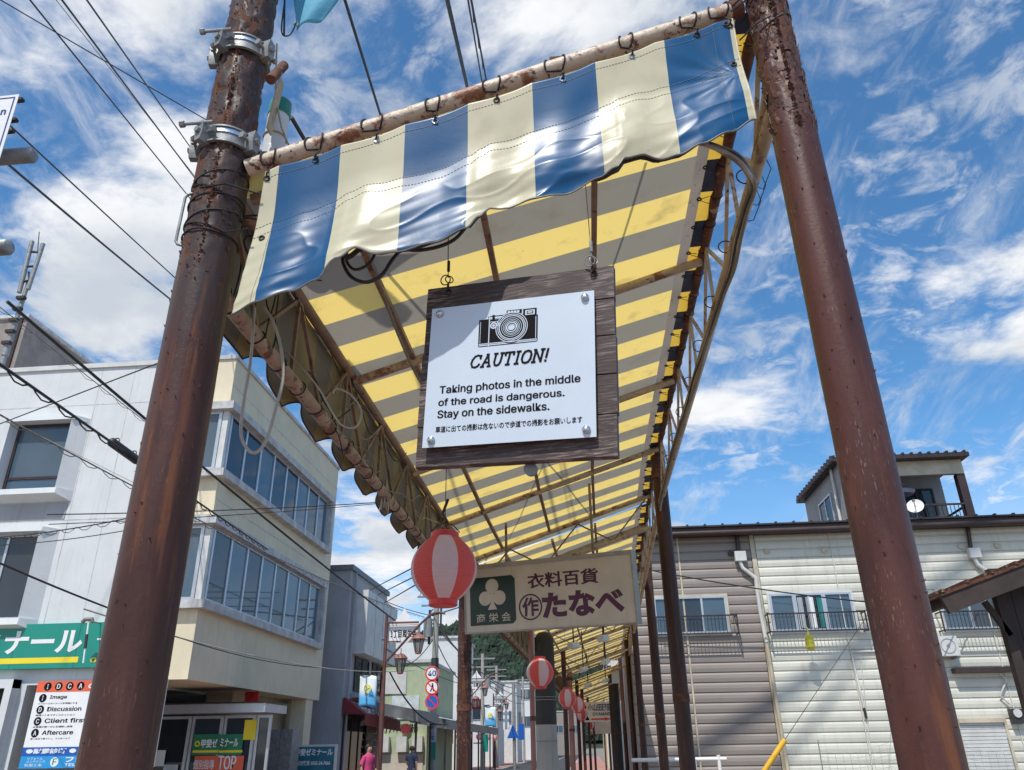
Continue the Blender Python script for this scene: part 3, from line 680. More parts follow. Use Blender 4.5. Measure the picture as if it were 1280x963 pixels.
text(FPn,'Taking photos in the middle',pu(.085),pu(.915),pv(.650),pv(.583),m_ink,plate,bold=.022)
text(FPn,'of the road is dangerous.',pu(.083),pu(.825),pv(.735),pv(.673),m_ink,plate,bold=.022)
text(FPn,'Stay on the sidewalks.',pu(.082),pu(.74),pv(.820),pv(.753),m_ink,plate,bold=.022)
text(FPn,'車道に出ての撮影は危ないので歩道での撮影をお願いします',pu(.075),pu(.925),pv(.905),pv(.862),m_ink,plate,bold=.008)
# CAUTION! in an italic slab letter drawn with strokes
def slab(F,word,u0,u1,v0,v1,parent):
    G={'C':([[(.92,.72),(.86,.9),(.6,1),(.3,.93),(.08,.65),(.06,.35),(.25,.06),(.55,0),(.8,.08),(.93,.25)],[(.92,.98),(.92,.70)]],1),
       'A':([[(.5,1),(.12,0)],[(.5,1),(.88,0)],[(.25,.34),(.75,.34)],[(0,0),(.3,0)],[(.7,0),(1,0)],[(.36,1),(.56,1)]],1),
       'U':([[(.17,1),(.17,.3),(.3,.06),(.5,0),(.7,.06),(.83,.3),(.83,1)],[(0,1),(.34,1)],[(.66,1),(1,1)]],1),
       'T':([[(.5,1),(.5,0)],[(.05,1),(.95,1)],[(.05,1),(.05,.78)],[(.95,1),(.95,.78)],[(.3,0),(.7,0)]],.95),
       'I':([[(.5,1),(.5,0)],[(.15,1),(.85,1)],[(.15,0),(.85,0)]],.55),
       'O':([[(.5,1),(.22,.93),(.06,.68),(.06,.32),(.22,.07),(.5,0),(.78,.07),(.94,.32),(.94,.68),(.78,.93),(.5,1)]],1),
       'N':([[(.15,0),(.15,1),(.85,0),(.85,1)],[(0,1),(.2,1)],[(0,0),(.32,0)],[(.68,1),(1,1)]],1.05),
       '!':([[(.5,1),(.5,.3)],[(.5,.08),(.5,0)]],.35)}
    h=v1-v0; tot=sum(G[c][1] for c in word)+.16*(len(word)-1); k=(u1-u0-h*.2)/tot; x=u0; mb=MB(F); t=h*.068
    for c in word:
        st,wd=G[c]
        for s_ in st:
            P_=[(x+p[0]*wd*k+ p[1]*h*.20, v0+t+p[1]*(h-2*t)) for p in s_]
            for (ax,ay),(bx,by) in zip(P_,P_[1:]):
                L=math.hypot(bx-ax,by-ay) or 1; dx,dy=(bx-ax)/L*t*.6,(by-ay)/L*t*.6; nx,ny=-(by-ay)/L*t,(bx-ax)/L*t
                z=.0010+.00003*len(mb.f)%.0003
                mb.poly([(ax-dx+nx,ay-dy+ny),(ax-dx-nx,ay-dy-ny),(bx+dx-nx,by+dy-ny),(bx+dx+nx,by+dy+ny)],.0002,.0010+(len(mb.f)*.0000031))
        x+=(wd+.16)*k
    mb.build('lettering',m_ink,parent)
slab(FPn,'CAUTION!',pu(.262),pu(.742),pv(.478),pv(.380),plate)
# printed camera
U0,U1,V0,V1=pu(.30),pu(.675),pv(.335),pv(.075)
def cu_(x,y): return (U0+(U1-U0)*x,V0+(V1-V0)*y)
def ply(lst,mt,d0,d1,nm):
    mb=MB(FPn)
    for p in lst: mb.poly([cu_(*q) for q in p],d0,d1)
    return mb.build(nm,mt,plate)
def rc(x0,y0,x1,y1): return [(x0,y0),(x1,y0),(x1,y1),(x0,y1)]
ply([rc(.03,.10,.97,.76)],m_ink,.0001,.0008,'camera_body_print')
ply([rc(.03,.03,.97,.05),rc(.03,.76,.97,.775),rc(.02,.05,.03,.78),rc(.97,.05,.98,.78),rc(.18,.86,.47,.88),rc(.02,.78,.17,.80),rc(.17,.78,.18,.88),rc(.47,.88,.72,.99),rc(.74,.76,.96,.98)],m_ink,.0001,.0007,'camera_outline_print')
ply([rc(.185,.02,.20,.93),rc(.03,.095,.97,.115),rc(.06,.80,.45,.815),rc(.045,.13,.052,.74),rc(.945,.13,.955,.74),rc(.49,.905,.53,.965),rc(.54,.905,.58,.965),rc(.59,.905,.63,.965),rc(.64,.905,.68,.965),rc(.775,.80,.93,.94),rc(.2,.70,.34,.715)],m_white,.0009,.0012,'camera_line_print')
ply([rc(.80,.83,.905,.91)],m_ink,.0013,.0016,'camera_viewfinder_print')
ply([rc(.815,.85,.89,.89)],m_white,.0017,.0019,'camera_viewfinder_glint')
cx,cy=cu_(.56,.50); mb=MB(FPn); s_=(V1-V0)
for k,(r0,r1) in enumerate(((.405,.425),(.355,.375),(.255,.268),(.21,.222),(.12,.14),(.07,.085))): mb.annul(cx,cy,r0*s_,r1*s_,.0010,.0022)
mb.build('lens_ring_print',m_white,plate)
mb=MB(FPn); mb.disc(cx,cy,.44*s_,.0002,.0009); mb.build('lens_disc_print',m_ink,plate)
mb=MB(FPn); mb.annul(cx,cy,.300*s_,.335*s_,.0010,.0016); mb.disc(cx,cy,.185*s_,.0010,.0013); mb.build('lens_glass_print',m_white,plate)
mb=MB(FPn); mb.annul(cx,cy,.15*s_,.165*s_,.0014,.0017); mb.annul(cx,cy,.095*s_,.11*s_,.0014,.0017); mb.annul(cx,cy,.30*s_,.31*s_,.0017,.0019); mb.build('lens_detail_print',m_ink,plate)
for qx,qy,rr in((.265,.60,.095),(.345,.62,.05)):
    bx,by=cu_(qx,qy); mb=MB(FPn); mb.annul(bx,by,rr*.6*s_,rr*s_,.0010,.0014); mb.disc(bx,by,rr*.4*s_,.0010,.0014,n=12); mb.build('dial_print',m_white,plate)
ply([rc(.24,.74,.28,.90)],m_ink,.0013,.0016,'lever_print')
# hangers
for sx,pxy,zt in((-.235,(547,300),3.42),(.245,(747,210),3.75)):
    top=FB@V((sx,Hh/2-.02,.004)); 
    mb=MB(); mb.ring(top+V((-.008,-.006,.038)),(.3,1,.2),.017,.0022,n=18,m=6); mb.ring(top+V((.004,-.004,.040)),(-.4,1,0),.013,.002,n=16,m=6); mb.build('split_ring',m_galv if sx>0 else m_iron,bd,smooth=True)
    mb=MB(); mb.ring(top+V((0,-.002,.012)),(1,.3,0),.012,.003,n=14,m=6); mb.ring(top+V((.002,0,-.004)),(0,1,0),.009,.003,n=14,m=6); mb.build('shackle',m_iron,bd,smooth=True)
    end=V((top.x-.006,2.11,RZ(top.x)-.05)); mb=MB(); mb.tube([top+V((0,0,.05)),top+V((-.002,0,.10)),end],.0016,6); mb.tube([top+V((0,0,.075)),top+V((0,0,.115))],.005,8); mb.build('hanging_wire',m_iron if sx<0 else m_galv,bd)
mb=MB(); mb.bar(V((-1.1,2.12,RZ(-1.1)-.03)),V((.66,2.12,RZ(.66)-.03)),.03,.03); mb.build('cross_bar',m_brtube,cA)
mb=MB(FB); mb.disc(.165-.12,-Hh/2-.012,.020,-.045,-.030,n=20); mb.build('back_ring',m_galv,bd,smooth=True)
# ------------------------------------------------------------------ paper lanterns
m_lr=[None]
def lanternmat():
    m=bpy.data.materials.new('red_white_lantern_vinyl'); m.use_nodes=True; nt=m.node_tree; b=nt.nodes['Principled BSDF']
    t=nd(nt,'ShaderNodeTexCoord'); s=nd(nt,'ShaderNodeSeparateXYZ'); lk(nt,t.outputs['Object'],s.inputs[0])
    a=math_(nt,'ARCTAN2',s.outputs[1],s.outputs[0]); f=math_(nt,'FRACT',math_(nt,'ADD',math_(nt,'DIVIDE',a,2*math.pi/4),.5+8))
    f=math_(nt,'LESS_THAN',f,.5); c=mixc(nt,f,(.86,.80,.82),(.86,.17,.15))
    lk(nt,c,b.inputs['Base Color']); b.inputs['Roughness'].default_value=.4
    tr=nd(nt,'ShaderNodeBsdfTranslucent'); lk(nt,c,tr.inputs[0]); mx=nd(nt,'ShaderNodeMixShader'); mx.inputs[0].default_value=.5
    lk(nt,b.outputs[0],mx.inputs[1]); lk(nt,tr.outputs[0],mx.inputs[2]); lk(nt,mx.outputs[0],nt.nodes['Material Output'].inputs[0]); return m
m_lan=lanternmat()
def lprof(r,h,n=46):
    pr=[]
    for i in range(n*4+1):
        t=i/(n*4); z=-h/2+h*t; q=abs(2*t-1); rr=r*(1-q**2.15*(1-.42)); rib=.0034*abs(math.sin(math.pi*t*n))**.6; pr.append((rr-.002+rib,z))
    return pr
def lantern(c,d,label,rot,wire_to,first=None):
    t=thing('paper_lantern',c,label,'lantern','red and white lanterns hanging in a row under the canopy'); t.rotation_euler.z=0
    s=d/.30
    mb=MB(); mb.lathe([(r*s,z*s) for r,z in lprof(.15,.285,28)],c,n=48); o=mb.build('shade',m_lan,t,smooth=2,fixn=False); o.rotation_euler.z=rot
    for z0,z1 in((-.168,-.138),(.138,.168)):
        mb=MB(); mb.lathe([(.001,z0*s),(.060*s,z0*s),(.065*s,z0*s+.004),(.065*s,z1*s-.004),(.060*s,z1*s),(.001,z1*s)],c,n=32); mb.build('rim',m_red,t,smooth=True)
    mb=MB(); mb.tube([c+V((-.07*s,0,.165*s)),c+V((-.04*s,0,.20*s)),c+V((0,0,.215*s)),c+V((.04*s,0,.20*s)),c+V((.07*s,0,.165*s))],.003,6); mb.tube([c+V((0,0,.215*s)),V((c.x,c.y,wire_to))],.002,6); mb.tube([c+V((.01,0,.215*s)),c+V((-.012,0,.26*s)),c+V((.01,.01,.33*s))],.007*s,6); mb.build('hanging_wire',m_iron,t)
    return t
names=['largest red and white paper lantern, nearest, hanging left of the white shop sign','second red and white lantern, in front of the concrete pole','third lantern from the front, just right of the concrete pole','fourth lantern from the front, half hidden by the third','fifth lantern in the row, low beside the far shop sign','sixth lantern in the row, very small above the far posts']
lx=[((555,711),82,1.385),((675,841),34,0.75+math.pi/4),((709,873),22,.5+math.pi/4),((722,881),18,.8+math.pi/4),((727,893),15,.7),((738,906),9.5,.6)]
for i,((px,py),wd,rot) in enumerate(lx):
    z=FP*.30/wd; c=CO+ray(px,py)*(z/FP); lantern(c,.30,names[i],rot,RZ(c.x-ox(c.y))-.05)
for i,(px,py,wd) in enumerate(((741,911,8),(746,914,7))):
    z=FP*.30/wd; c=CO+ray(px,py)*(z/FP); lantern(c,.30,'tiny far lantern near the end of the row, %s of the last two'%('left' if i==0 else 'right'),.6,RZ(c.x-ox(c.y))-.05)
# ------------------------------------------------------------------ shop sign with club emblem
k=6.9/5.5; TC=V((-.257*k,6.9,1.6+.9526*k)); FT=fitframe(TC,-20,0.76,5.5); TW,TH=1.2832*k*.985,.4423*k
ts=thing('shop_sign',TC,'cream light box shop sign with a dark club emblem and purple lettering under the canopy','sign')
mb=MB(FT); mb.box(-TW/2,TW/2,-TH/2,TH/2,-.12,0); mb.build('face_box',m_board,ts)
mb=MB(FT)
for x0,x1,y0,y1 in((-TW/2-.012,TW/2+.012,TH/2,TH/2+.035),(-TW/2-.012,TW/2+.012,-TH/2-.012,-TH/2),(-TW/2-.012,-TW/2,-TH/2,TH/2),(TW/2,TW/2+.012,-TH/2,TH/2)): mb.box(x0,x1,y0,y1,-.13,.008)
mb.build('edge_trim',mat('aged_grey_trim',(.33,.31,.28),.5,var=.2,vs=5),ts)
def tu(x): return -TW/2+x*TW
def tv(y): return TH/2-y*TH
eb=MB(FT); a,b,c_,d_=tu(.03),tu(.315),tv(.90),tv(.15); cc=.03
eb.poly([(a,c_),(b-cc,c_),(b,c_+cc),(b,d_-cc),(b-cc,d_),(a,d_)],.001,.004); emb=eb.build('emblem_panel',m_dgreen,ts)
ccx=(a+b)/2; h_=d_-c_; mb=MB(FT)
mb.disc(ccx,c_+h_*.80,h_*.155,.0045,.0065,28); mb.disc(ccx-h_*.17,c_+h_*.55,h_*.15,.0045,.0067,28); mb.disc(ccx+h_*.17,c_+h_*.55,h_*.15,.0045,.0069,28)
mb.poly([(ccx-h_*.04,c_+h_*.7),(ccx-h_*.035,c_+h_*.45),(ccx-h_*.11,c_+h_*.31),(ccx+h_*.11,c_+h_*.31),(ccx+h_*.035,c_+h_*.45),(ccx+h_*.04,c_+h_*.7)],.0045,.0071); mb.build('club_emblem',m_board,emb)
text(FT,'商 栄 会',tu(.07),tu(.285),tv(.86),tv(.72),m_board,emb,d=.0045,bold=.006)
text(FT,'衣料百貨',tu(.395),tu(.81),tv(.39),tv(.16),m_purple,ts,bold=-.03)
text(FT,'たなべ',tu(.475),tu(.945),tv(.86),tv(.47),m_purple,ts,bold=.05)
mb=MB(FT); mb.annul(tu(.405),tv(.67),.099,.112,.001,.003,32); mb.build('ring_print',m_purple,ts)
text(FT,'作',tu(.355),tu(.455),tv(.81),tv(.52),m_purple,ts,bold=.03)
for x in(tu(.25),tu(.78)):
    p=FT@V((x,TH/2+.03,-.06)); mb=MB(); mb.cyl(p,V((p.x,p.y,RZ(p.x)-.05)),.012,n=8); mb.build('hanger_rod',m_brtube,ts)
# farther hanging sign
c=aY(747,890,31); Fo=frame(c,(1,-.1,0),(0,0,1)); w2,h2=1.42,.68
t=thing('hanging_shop_sign',c,'small white hanging shop sign with blue lettering and a red flower, far down the arcade','sign')
mb=MB(Fo); mb.box(-w2/2,w2/2,-h2/2,h2/2,-.12,0); mb.build('face_box',m_signw,t)
text(Fo,'小山田園芸店',-.36,.68,.02,.28,m_blueink,t,bold=.03,th=.004); text(Fo,'OYAMADA',-.18,.55,-.13,-.02,m_ink,t,bold=.02,th=.004)
mb=MB(Fo); mb.box(-.25,.25,-.27,-.22,.002,.008); mb.poly([(.25,-.19),(.5,-.245),(.25,-.30)],.002,.008); mb.build('arrow_print',m_redink,t)
mb=MB(Fo)
for a in range(5): mb.disc(-.52+.07*math.cos(a*1.257),.16+.07*math.sin(a*1.257),.06,.002,.008+.001*a,12)
mb.build('flower_print',m_redink,t)
mb=MB(Fo); mb.poly([(-.66,-.28),(-.62,-.05),(-.56,-.02),(-.53,.08),(-.49,-.02),(-.42,-.06),(-.30,-.28)],.002,.007); mb.build('pot_print',m_ink,t)
mb=MB(); mb.cyl(c+V((-.5,.05,.34)),c+V((-.5,.05,1.2)),.02,n=6); mb.cyl(c+V((.5,.05,.34)),c+V((.5,.05,1.2)),.02,n=6); mb.build('hanger_rod',m_iron,t)
for i,(px,py,Y,wd,hh,mt,lab) in enumerate(((757,910,40,1.3,.5,m_board,'small cream hanging sign below the far flower shop sign'),(771,840,27,.35,.7,m_pvc,'narrow grey box sign beside the far posts'))):
    c=aY(px,py,Y); t=thing('hanging_shop_sign',c,lab,'sign'); mb=MB(frame(c,(1,0,0),(0,0,1))); mb.box(-wd/2,wd/2,-hh/2,hh/2,-.1,0); mb.build('face_box',mt,t); mb=MB(); mb.cyl(c+V((0,.05,hh/2)),c+V((0,.05,hh/2+1)),.02,n=6); mb.build('hanger_rod',m_iron,t)
# ------------------------------------------------------------------ posts of the arcade
def post(px,py,Y,r,top,label,mt=m_postD,name='arcade_post'):
    p=aY(px,py,Y); t=thing(name,(p.x,Y,0),label,'post','posts holding up the arcade')
    rf=lambda z:r
    mb=MB(); mb.tube([V((p.x,Y,top*i/30)) for i in range(31)],[r*(1+.015*noise.noise(V((i*.7,Y,0)))) for i in range(31)],18); mb.build('shaft',mt,t,smooth=True)
    for za,zb,k in((top-.25,top-.17,1.12),(1.9,1.96,1.06)): mb=MB(); mb.cyl((p.x,Y,za),(p.x,Y,zb),r*k,n=18); mb.build('collar',m_rust,t,smooth=True)
    if r>.065:
        mb=MB(); flakes(mb,p.x,Y,rf,0,1.5,top,260,size=(.006,.03)); mb.build('paint_flake',m_flake,t,kind='stuff')
    return t
post(858,940,6.8,.064,4.02,'dark brown arcade post, nearest on the building side past the front post')
post(829,940,11.2,.062,4.1,'dark brown arcade post, second on the building side past the front post')
post(805,940,16.2,.062,4.2,'thin brown arcade post, third on the building side')
post(793,940,20.5,.062,4.2,'thin brown arcade post, fourth on the building side')
post(783,940,25.5,.06,4.2,'thin brown arcade post beside the wide black post')
post(772,940,29,.18,4.1,'wide black post under the far end of the canopy',m_tar)
post(579.5,940,7.75,.066,3.4,'brown arcade post with peeling edge standing left of the white shop sign')
post(667,945,11.3,.035,3.4,'slim pinkish brown post just left of the concrete pole',m_lamp)
post(709,945,16.3,.045,3.3,'thin post under the third lantern')
post(716,945,20.5,.062,3.3,'brown post under the fourth lantern',m_lamp)
for i,(px,Y) in enumerate(((725,24),(731,28),(738,33),(744,38),(763,44),(757,52))): post(px,945,Y,.05,3.3,['thin black post right of the brown one under the lanterns','second thin black post in the far left row','third thin black post in the far left row','fourth thin black post in the far left row','thin far post left of the wide black one','farthest thin post at the end of the arcade'][i])
# concrete pole through the roof
YP=12.6; p=aY(683.5,930,YP); cp=thing('utility_pole',(p.x,YP,0),'concrete utility pole with a black wrapped upper part standing inside the arcade','pole')
mb=MB(); mb.tube([V((p.x,YP,z)) for z in(0,1.88)],[.16,.157],32); mb.build('concrete_shaft',m_conc,cp,smooth=True)
mb=MB(); mb.tube([V((p.x,YP,z)) for z in(1.88,2.3,2.9,3.12,3.2)],[.159,.157,.155,.15,.08],32); mb.build('black_wrap',m_tar,cp,smooth=True)
for z,r_ in((2.22,.159),(2.26,.159),(1.66,.162)): mb=MB(); mb.ring((p.x,YP,z),(0,0,1),r_,.005,n=32); mb.build('band',m_galv,cp)
mb=MB(); mb.cyl((p.x-.17,YP-.08,2.35),(p.x-.17,YP-.08,3.2),.035,n=12); mb.build('conduit',m_pvc,cp,smooth=True)
# fluorescent lamps and clutter under the roof
lf=None
for i,(px,py,Y) in enumerate(((717,806,12.5),(754,797,11.5),(729,836,16),(757,826,15.5),(735,856,20),(757,850,20))):
    c=aY(px,py,Y); c.z=min(c.z,RZ(c.x-ox(Y))-.12)
    t=thing('lamp_fitting',c,['tubular lamp fitting under the roof, left of the nearest pair','tubular lamp fitting under the roof, right of the nearest pair','lamp fitting of the middle pair, left one','lamp fitting of the middle pair, right one','lamp fitting of the farthest pair, left one','lamp fitting of the farthest pair, right one'][i],'lamp','lamp fittings under the arcade roof')
    mb=MB(); mb.cyl(c+V((-.05,-.25,-.05)),c+V((.05,.25,.02)),.05,n=10); mb.build('housing',m_pvc,t,smooth=True)
    mb=MB(); mb.cyl(c,V((c.x,c.y,RZ(c.x-ox(Y))-.03)),.012,n=6); mb.build('stem',m_iron,t)
# ------------------------------------------------------------------ cables under the canopy
def wob(a,b,n,amp,seed,sag=0):
    a=V(a);b=V(b); return [a.lerp(b,i/n)+V((noise.noise(V((i*.5,seed,0)))*amp,0,noise.noise(V((i*.5,seed,5)))*amp-sag*4*(i/n)*(1-i/n))) for i in range(n+1)]
t=thing('cable_bundle',(XR,2.3,3.6),'bundle of grey and black cables tied along the right hand truss','cable')
BP=[(940,234),(931,262),(922,300),(914,336),(902,370),(892,400),(879,438),(868,473),(858,508),(847,543),(838,573),(829,610),(822,640)]
for k in range(7):
    ox_=(-4+1.6*k); oy_=2.5*(k%3)
    pts=[aY(862+2*k,168+2*k,2.05),aY(905+ox_,187+oy_,2.08),aY(929+ox_*.7,205+oy_,2.13)]+[aX(x+ox_*(1-.05*i)*.8+3*noise.noise(V((i*.8,k,0))),y,.712+.004*(k%3)) for i,(x,y) in enumerate(BP)]
    mb=MB(); mb.tube(smooth_path(pts,5),.0078 if k%2 else .0062,7); mb.build('cable',(m_cable,m_wcable,m_cable,m_bcable)[k%4],t,smooth=True)
for i in range(9): mb=MB(); mb.ring((.725,2.5+.48*i,3.63),(0,1,R.uniform(-.2,.2)),.034,.003,n=14,m=5); mb.build('wire_tie',m_iron,t)
mb=MB(); 
for k in range(3): mb.tube([V((.76,2.45+k*.12,3.65)),V((.80,2.47+k*.1,3.72+.02*k)),V((.83,2.5+k*.1,3.66)),V((.80,2.55+k*.1,3.60)),V((.76,2.52+k*.12,3.60))],.0022,4)
mb.build('loose_wire',m_iron,t)
t=thing('cable_coil',(-.6,2.1,3.05),'black cable coil hanging behind the wavy lower edge of the valance','cable')
def coil(cx,cy,cz,r1,r2,n,turns,jit,s):
    return [V((cx+r1*math.cos(2*math.pi*turns*i/n)+jit*noise.noise(V((i*.3,s,0))),cy+.02*math.sin(i*.9+s),cz+r2*math.sin(2*math.pi*turns*i/n)+jit*noise.noise(V((i*.3,s,4))))) for i in range(n+1)]
mb=MB(); mb.tube([V((x_,2.005+.008*math.sin(x_*9),ip(BOT,x_)+.052+.004*math.sin(x_*30))) for x_ in [-.70+.02*k for k in range(56)]]+[V((.46,1.98,3.37)),V((.50,2.02,3.44)),V((.54,2.06,3.50))],.009,7); mb.build('cable',m_bcable,t,smooth=True)
mb=MB(); mb.tube([V((x_,2.0,ip(BOT,x_)+.046+.007*math.sin(x_*14+1))) for x_ in [-.66+.02*k for k in range(50)]],.007,7); mb.build('cable',m_bcable,t,smooth=True)
CP=[(468,300),(455,302),(440,306),(431,315),(429,328),(439,346),(458,353),(477,344),(491,324),(503,313),(525,313),(550,308),(570,298),(587,279),(607,262),(622,250)]
mb=MB(); mb.tube(smooth_path([aY(x,y,2.05) for x,y in CP],6),.0062,8); mb.build('cable',m_bcable,t,smooth=True)
CP=[(470,303),(450,303),(437,309),(433,325),(443,337),(460,331),(470,315),(474,303)]
mb=MB(); mb.tube(smooth_path([aY(x,y,2.03) for x,y in CP],6),.005,8); mb.build('cable',m_bcable,t,smooth=True)
t=thing('loose_cable',(-1.1,2.4,2.8),'long pale loop of cable hanging down beside the left post','cable')
def pxs(L,Y): return [aY(x,y,Y+ (0)) for x,y in L]
mb=MB(); mb.tube(smooth_path(pxs([(318,385),(316,420),(312,460),(305,500),(301,540),(308,560),(320,566),(333,550),(345,510),(354,470),(350,430),(340,400),(330,385)],2.3)),.0055,7); mb.build('cable',m_wcable,t,smooth=True)
mb=MB(); mb.tube(smooth_path(pxs([(340,450),(356,440),(375,458),(398,485),(415,515),(428,532),(445,534),(452,515),(440,495),(422,486),(416,492)],2.75)),.004,6); mb.build('cable',m_wcable,t,smooth=True)
t=thing('tangled_wire',(-1.1,2.3,3.1),'tangle of dark wires under the awning corner beside the left post','wire')
mb=MB()
for k in range(7):
    y0_=2.12+.07*k; pts=[V((-1.16+R.uniform(-.02,.05),y0_+R.uniform(-.04,.1),z_)) for z_ in (2.97,3.05+R.uniform(-.05,.05),3.2,3.33)]+[V((-1.05+R.uniform(0,.08),y0_+.1,3.36))]; mb.tube(smooth_path(pts,5),.0032,5)
mb.build('strand',m_cord,t)
t=thing('loose_wires',(XL,3,3),'thin grey and black wires strung untidily along the street side truss','wire')
for k in range(12):
    y0_=2.25+R.uniform(0,3.2); L=R.uniform(.5,1.6); zA=R.choice((3.02,3.1,3.25,3.35)); pts=[V((XL+R.uniform(-.02,.05),y0_+L*i/5,zA+R.uniform(-.05,.05)-(.12*R.random() if 0<i<5 else 0))) for i in range(6)]
    mb=MB(); mb.tube(smooth_path(pts,5),R.choice((.0022,.003,.004)),5); mb.build('wire',R.choice((m_cord,m_cable,m_wcable)),t)
t=thing('plastic_tassel',(-1.15,3.9,2.9),'pale torn plastic strips hanging from the left lower pipe','tassel')
c=aX(483,600,-1.16); mb=MB()
for k in range(16):
    dx=R.uniform(-.018,.018); dy=R.uniform(-.02,.02); L=R.uniform(.10,.22); mb.tube([c+V((0,0,0)),c+V((dx,dy,-L*.5)),c+V((dx*1.6+R.uniform(-.01,.01),dy*1.5,-L))],[.006,.005,.003],5)
mb.build('strip',mat('pale_plastic_strip',(.45,.42,.37),.5,trans=.3),t)
mb=MB(); 
for L in([(528,330),(560,420),(577,460),(600,510)],): pass
t=thing('hanging_cable',(-.8,2.7,3.45),'brown cable drooping along the roof purlin above the left edge of the caution board','cable')
mb=MB(); mb.tube(smooth_path([V((-.80,2.45,3.44)),V((-.81,2.8,3.43)),V((-.82,3.2,3.40)),V((-.79,3.55,3.33)),V((-.77,3.9,3.36)),V((-.72,4.2,3.28)),V((-.62,4.4,3.30)),V((-.55,4.5,3.45))]),.007,7); mb.build('cable',m_cable,t,smooth=True)
# ------------------------------------------------------------------ building helpers
FY=lambda y:frame((0,y,0),(1,0,0),(0,0,1))            # u = x, v = z, outwards = -y
FX=lambda x:frame((x,0,0),(0,1,0),(0,0,1))            # u = y, v = z, outwards = +x
def window(F,parent,u0,u1,v0,v1,n,fm,gl,fw=.05,d=.0,name='window',back=None,rail=None,mull=None):
    mb=MB(F); a=.06
    for x0,x1,y0,y1 in((u0,u1,v0,v0+fw),(u0,u1,v1-fw,v1),(u0,u0+fw,v0+fw,v1-fw),(u1-fw,u1,v0+fw,v1-fw)): mb.box(x0,x1,y0,y1,d,d+a)
    w_=(u1-u0-fw)/n
    for i in range(1,n): x=u0+fw/2+w_*i; mb.box(x-(mull or fw)/2,x+(mull or fw)/2,v0+fw,v1-fw,d+.004,d+a-.004)
    if rail is not None: mb.box(u0+fw,u1-fw,v0+(v1-v0)*rail-fw/2,v0+(v1-v0)*rail+fw/2,d+.006,d+a-.006)
    f=mb.build(name,fm,parent)
    mb=MB(F); mb.box(u0+.01,u1-.01,v0+.01,v1-.01,d+.002,d+.008); mb.build('window_backing',back or m_roomdark,f)  # flat sheet on the solid wall, painted as an unlit room by default
    for i in range(n):
        g=gl[i%len(gl)]
        x=u0+fw/2+w_*i; mb=MB(F); tl=R.uniform(-.004,.004)
        mb.add([(x+.02,v0+.02,d+.024+tl),(x+w_-.02,v0+.02,d+.024-tl),(x+w_-.02,v1-.02,d+.026-tl),(x+.02,v1-.02,d+.026+tl)],[(0,1,2,3)]); mb.build('pane',g,f,fixn=False)
    return f
def tpx(F,Y,s,x0,y0,x1,y1,mt,par,d,bold=.02,th=.004,shear=0):
    """text between pixel corners measured in the photograph, laid on the wall plane at depth Y"""
    a=aY(x0,y1,Y); b=aY(x1,(y0+y1)/2,Y); c=aY((x0+x1)/2,y0,Y); e=aY((x0+x1)/2,y1,Y)
    text(F,s,a.x,b.x,e.z,c.z,mt,par,d=d,th=th,bold=bold,shear=shear)
def rpx(x0,y0,x1,y1,Y):
    a=aY(x0,(y0+y1)/2,Y); b=aY(x1,(y0+y1)/2,Y); c=aY((x0+x1)/2,y0,Y); e=aY((x0+x1)/2,y1,Y); return a.x,b.x,e.z,c.z
# ------------------------------------------------------------------ white building (left)
Y1=19.0; Fw=FY(Y1)
wb=thing('white_building',(-20,Y1,0),'white painted concrete building behind the left post with deep framed windows and shop signs','building')
mb=MB(); mb.box(-32,-13.6,Y1,31,0,3.1); mb.box(-32,-11.23,Y1,31,3.1,11.72); mb.build('wall',m_wwall,wb)
mb=MB(); mb.box(-32.1,-11.25,Y1-.06,31.1,11.72,11.86); mb.build('roof_coping',m_pvc,wb)
for z in(10.55,7.2,4.3):
    mb=MB(Fw); mb.box(-32,-11.2,z,z+.02,0,.004); mb.build('wall_joint',m_ledge,wb)
for x in(-17.0,-13.55,-12.55,-19.5):
    mb=MB(Fw); mb.box(x,x+.02,4.35,11.7,0,.003); mb.build('wall_joint',m_ledge,wb)
def deepwin(u0,u1,v0,v1,n,gl,fm,rail=None,low=True):
    f=window(Fw,wb,u0,u1,v0,v1,n,fm,gl,fw=.07,rail=rail,d=.0)
    mb=MB(Fw); o=.16; D=.34
    for a,b in(((u0-o*.4,v0,u0,v1,-1,0)),((0))) if False else ():pass
    # reveal slabs splay outwards
    def slab_(p): mb.add(p,[(0,1,2,3),(7,6,5,4),(0,4,5,1),(1,5,6,2),(2,6,7,3),(3,7,4,0)])
    L=lambda u,v,d:(u,v,d)
    ui,uo=u0,u0-.10; 
    slab_([L(u0,v0,0),L(u0,v1,0),L(u0-.10,v1,0),L(u0-.10,v0,0),L(u0-.06,v0,D),L(u0-.06,v1,D),L(u0-.20,v1,D),L(u0-.20,v0,D)])
    slab_([L(u1,v0,0),L(u1+.10,v0,0),L(u1+.10,v1,0),L(u1,v1,0),L(u1+.06,v0,D),L(u1+.38,v0,.0),L(u1+.38,v1,.0),L(u1+.06,v1,D)])
    slab_([L(u0-.2,v1,0),L(u1+.38,v1,0),L(u1+.38,v1+.12,0),L(u0-.2,v1+.12,0),L(u0-.2,v1,D+.02),L(u1+.12,v1,D+.02),L(u1+.12,v1+.12,D),L(u0-.2,v1+.12,D)])
    slab_([L(u0-.2,v0-.30,0),L(u1+.38,v0-.30,0),L(u1+.38,v0,0),L(u0-.2,v0,0),L(u0-.2,v0-.16,D+.06),L(u1+.12,v0-.16,D+.06),L(u1+.12,v0-.002,D+.03),L(u0-.2,v0-.002,D+.03)])
    mb.build('window_surround',m_wwall,wb)
    if low:
        mb=MB(Fw); mb.box(u0-.2,u1+.30,v0-.78,v0-.32,.0,.02); mb.build('sill_panel',m_gwall,wb)
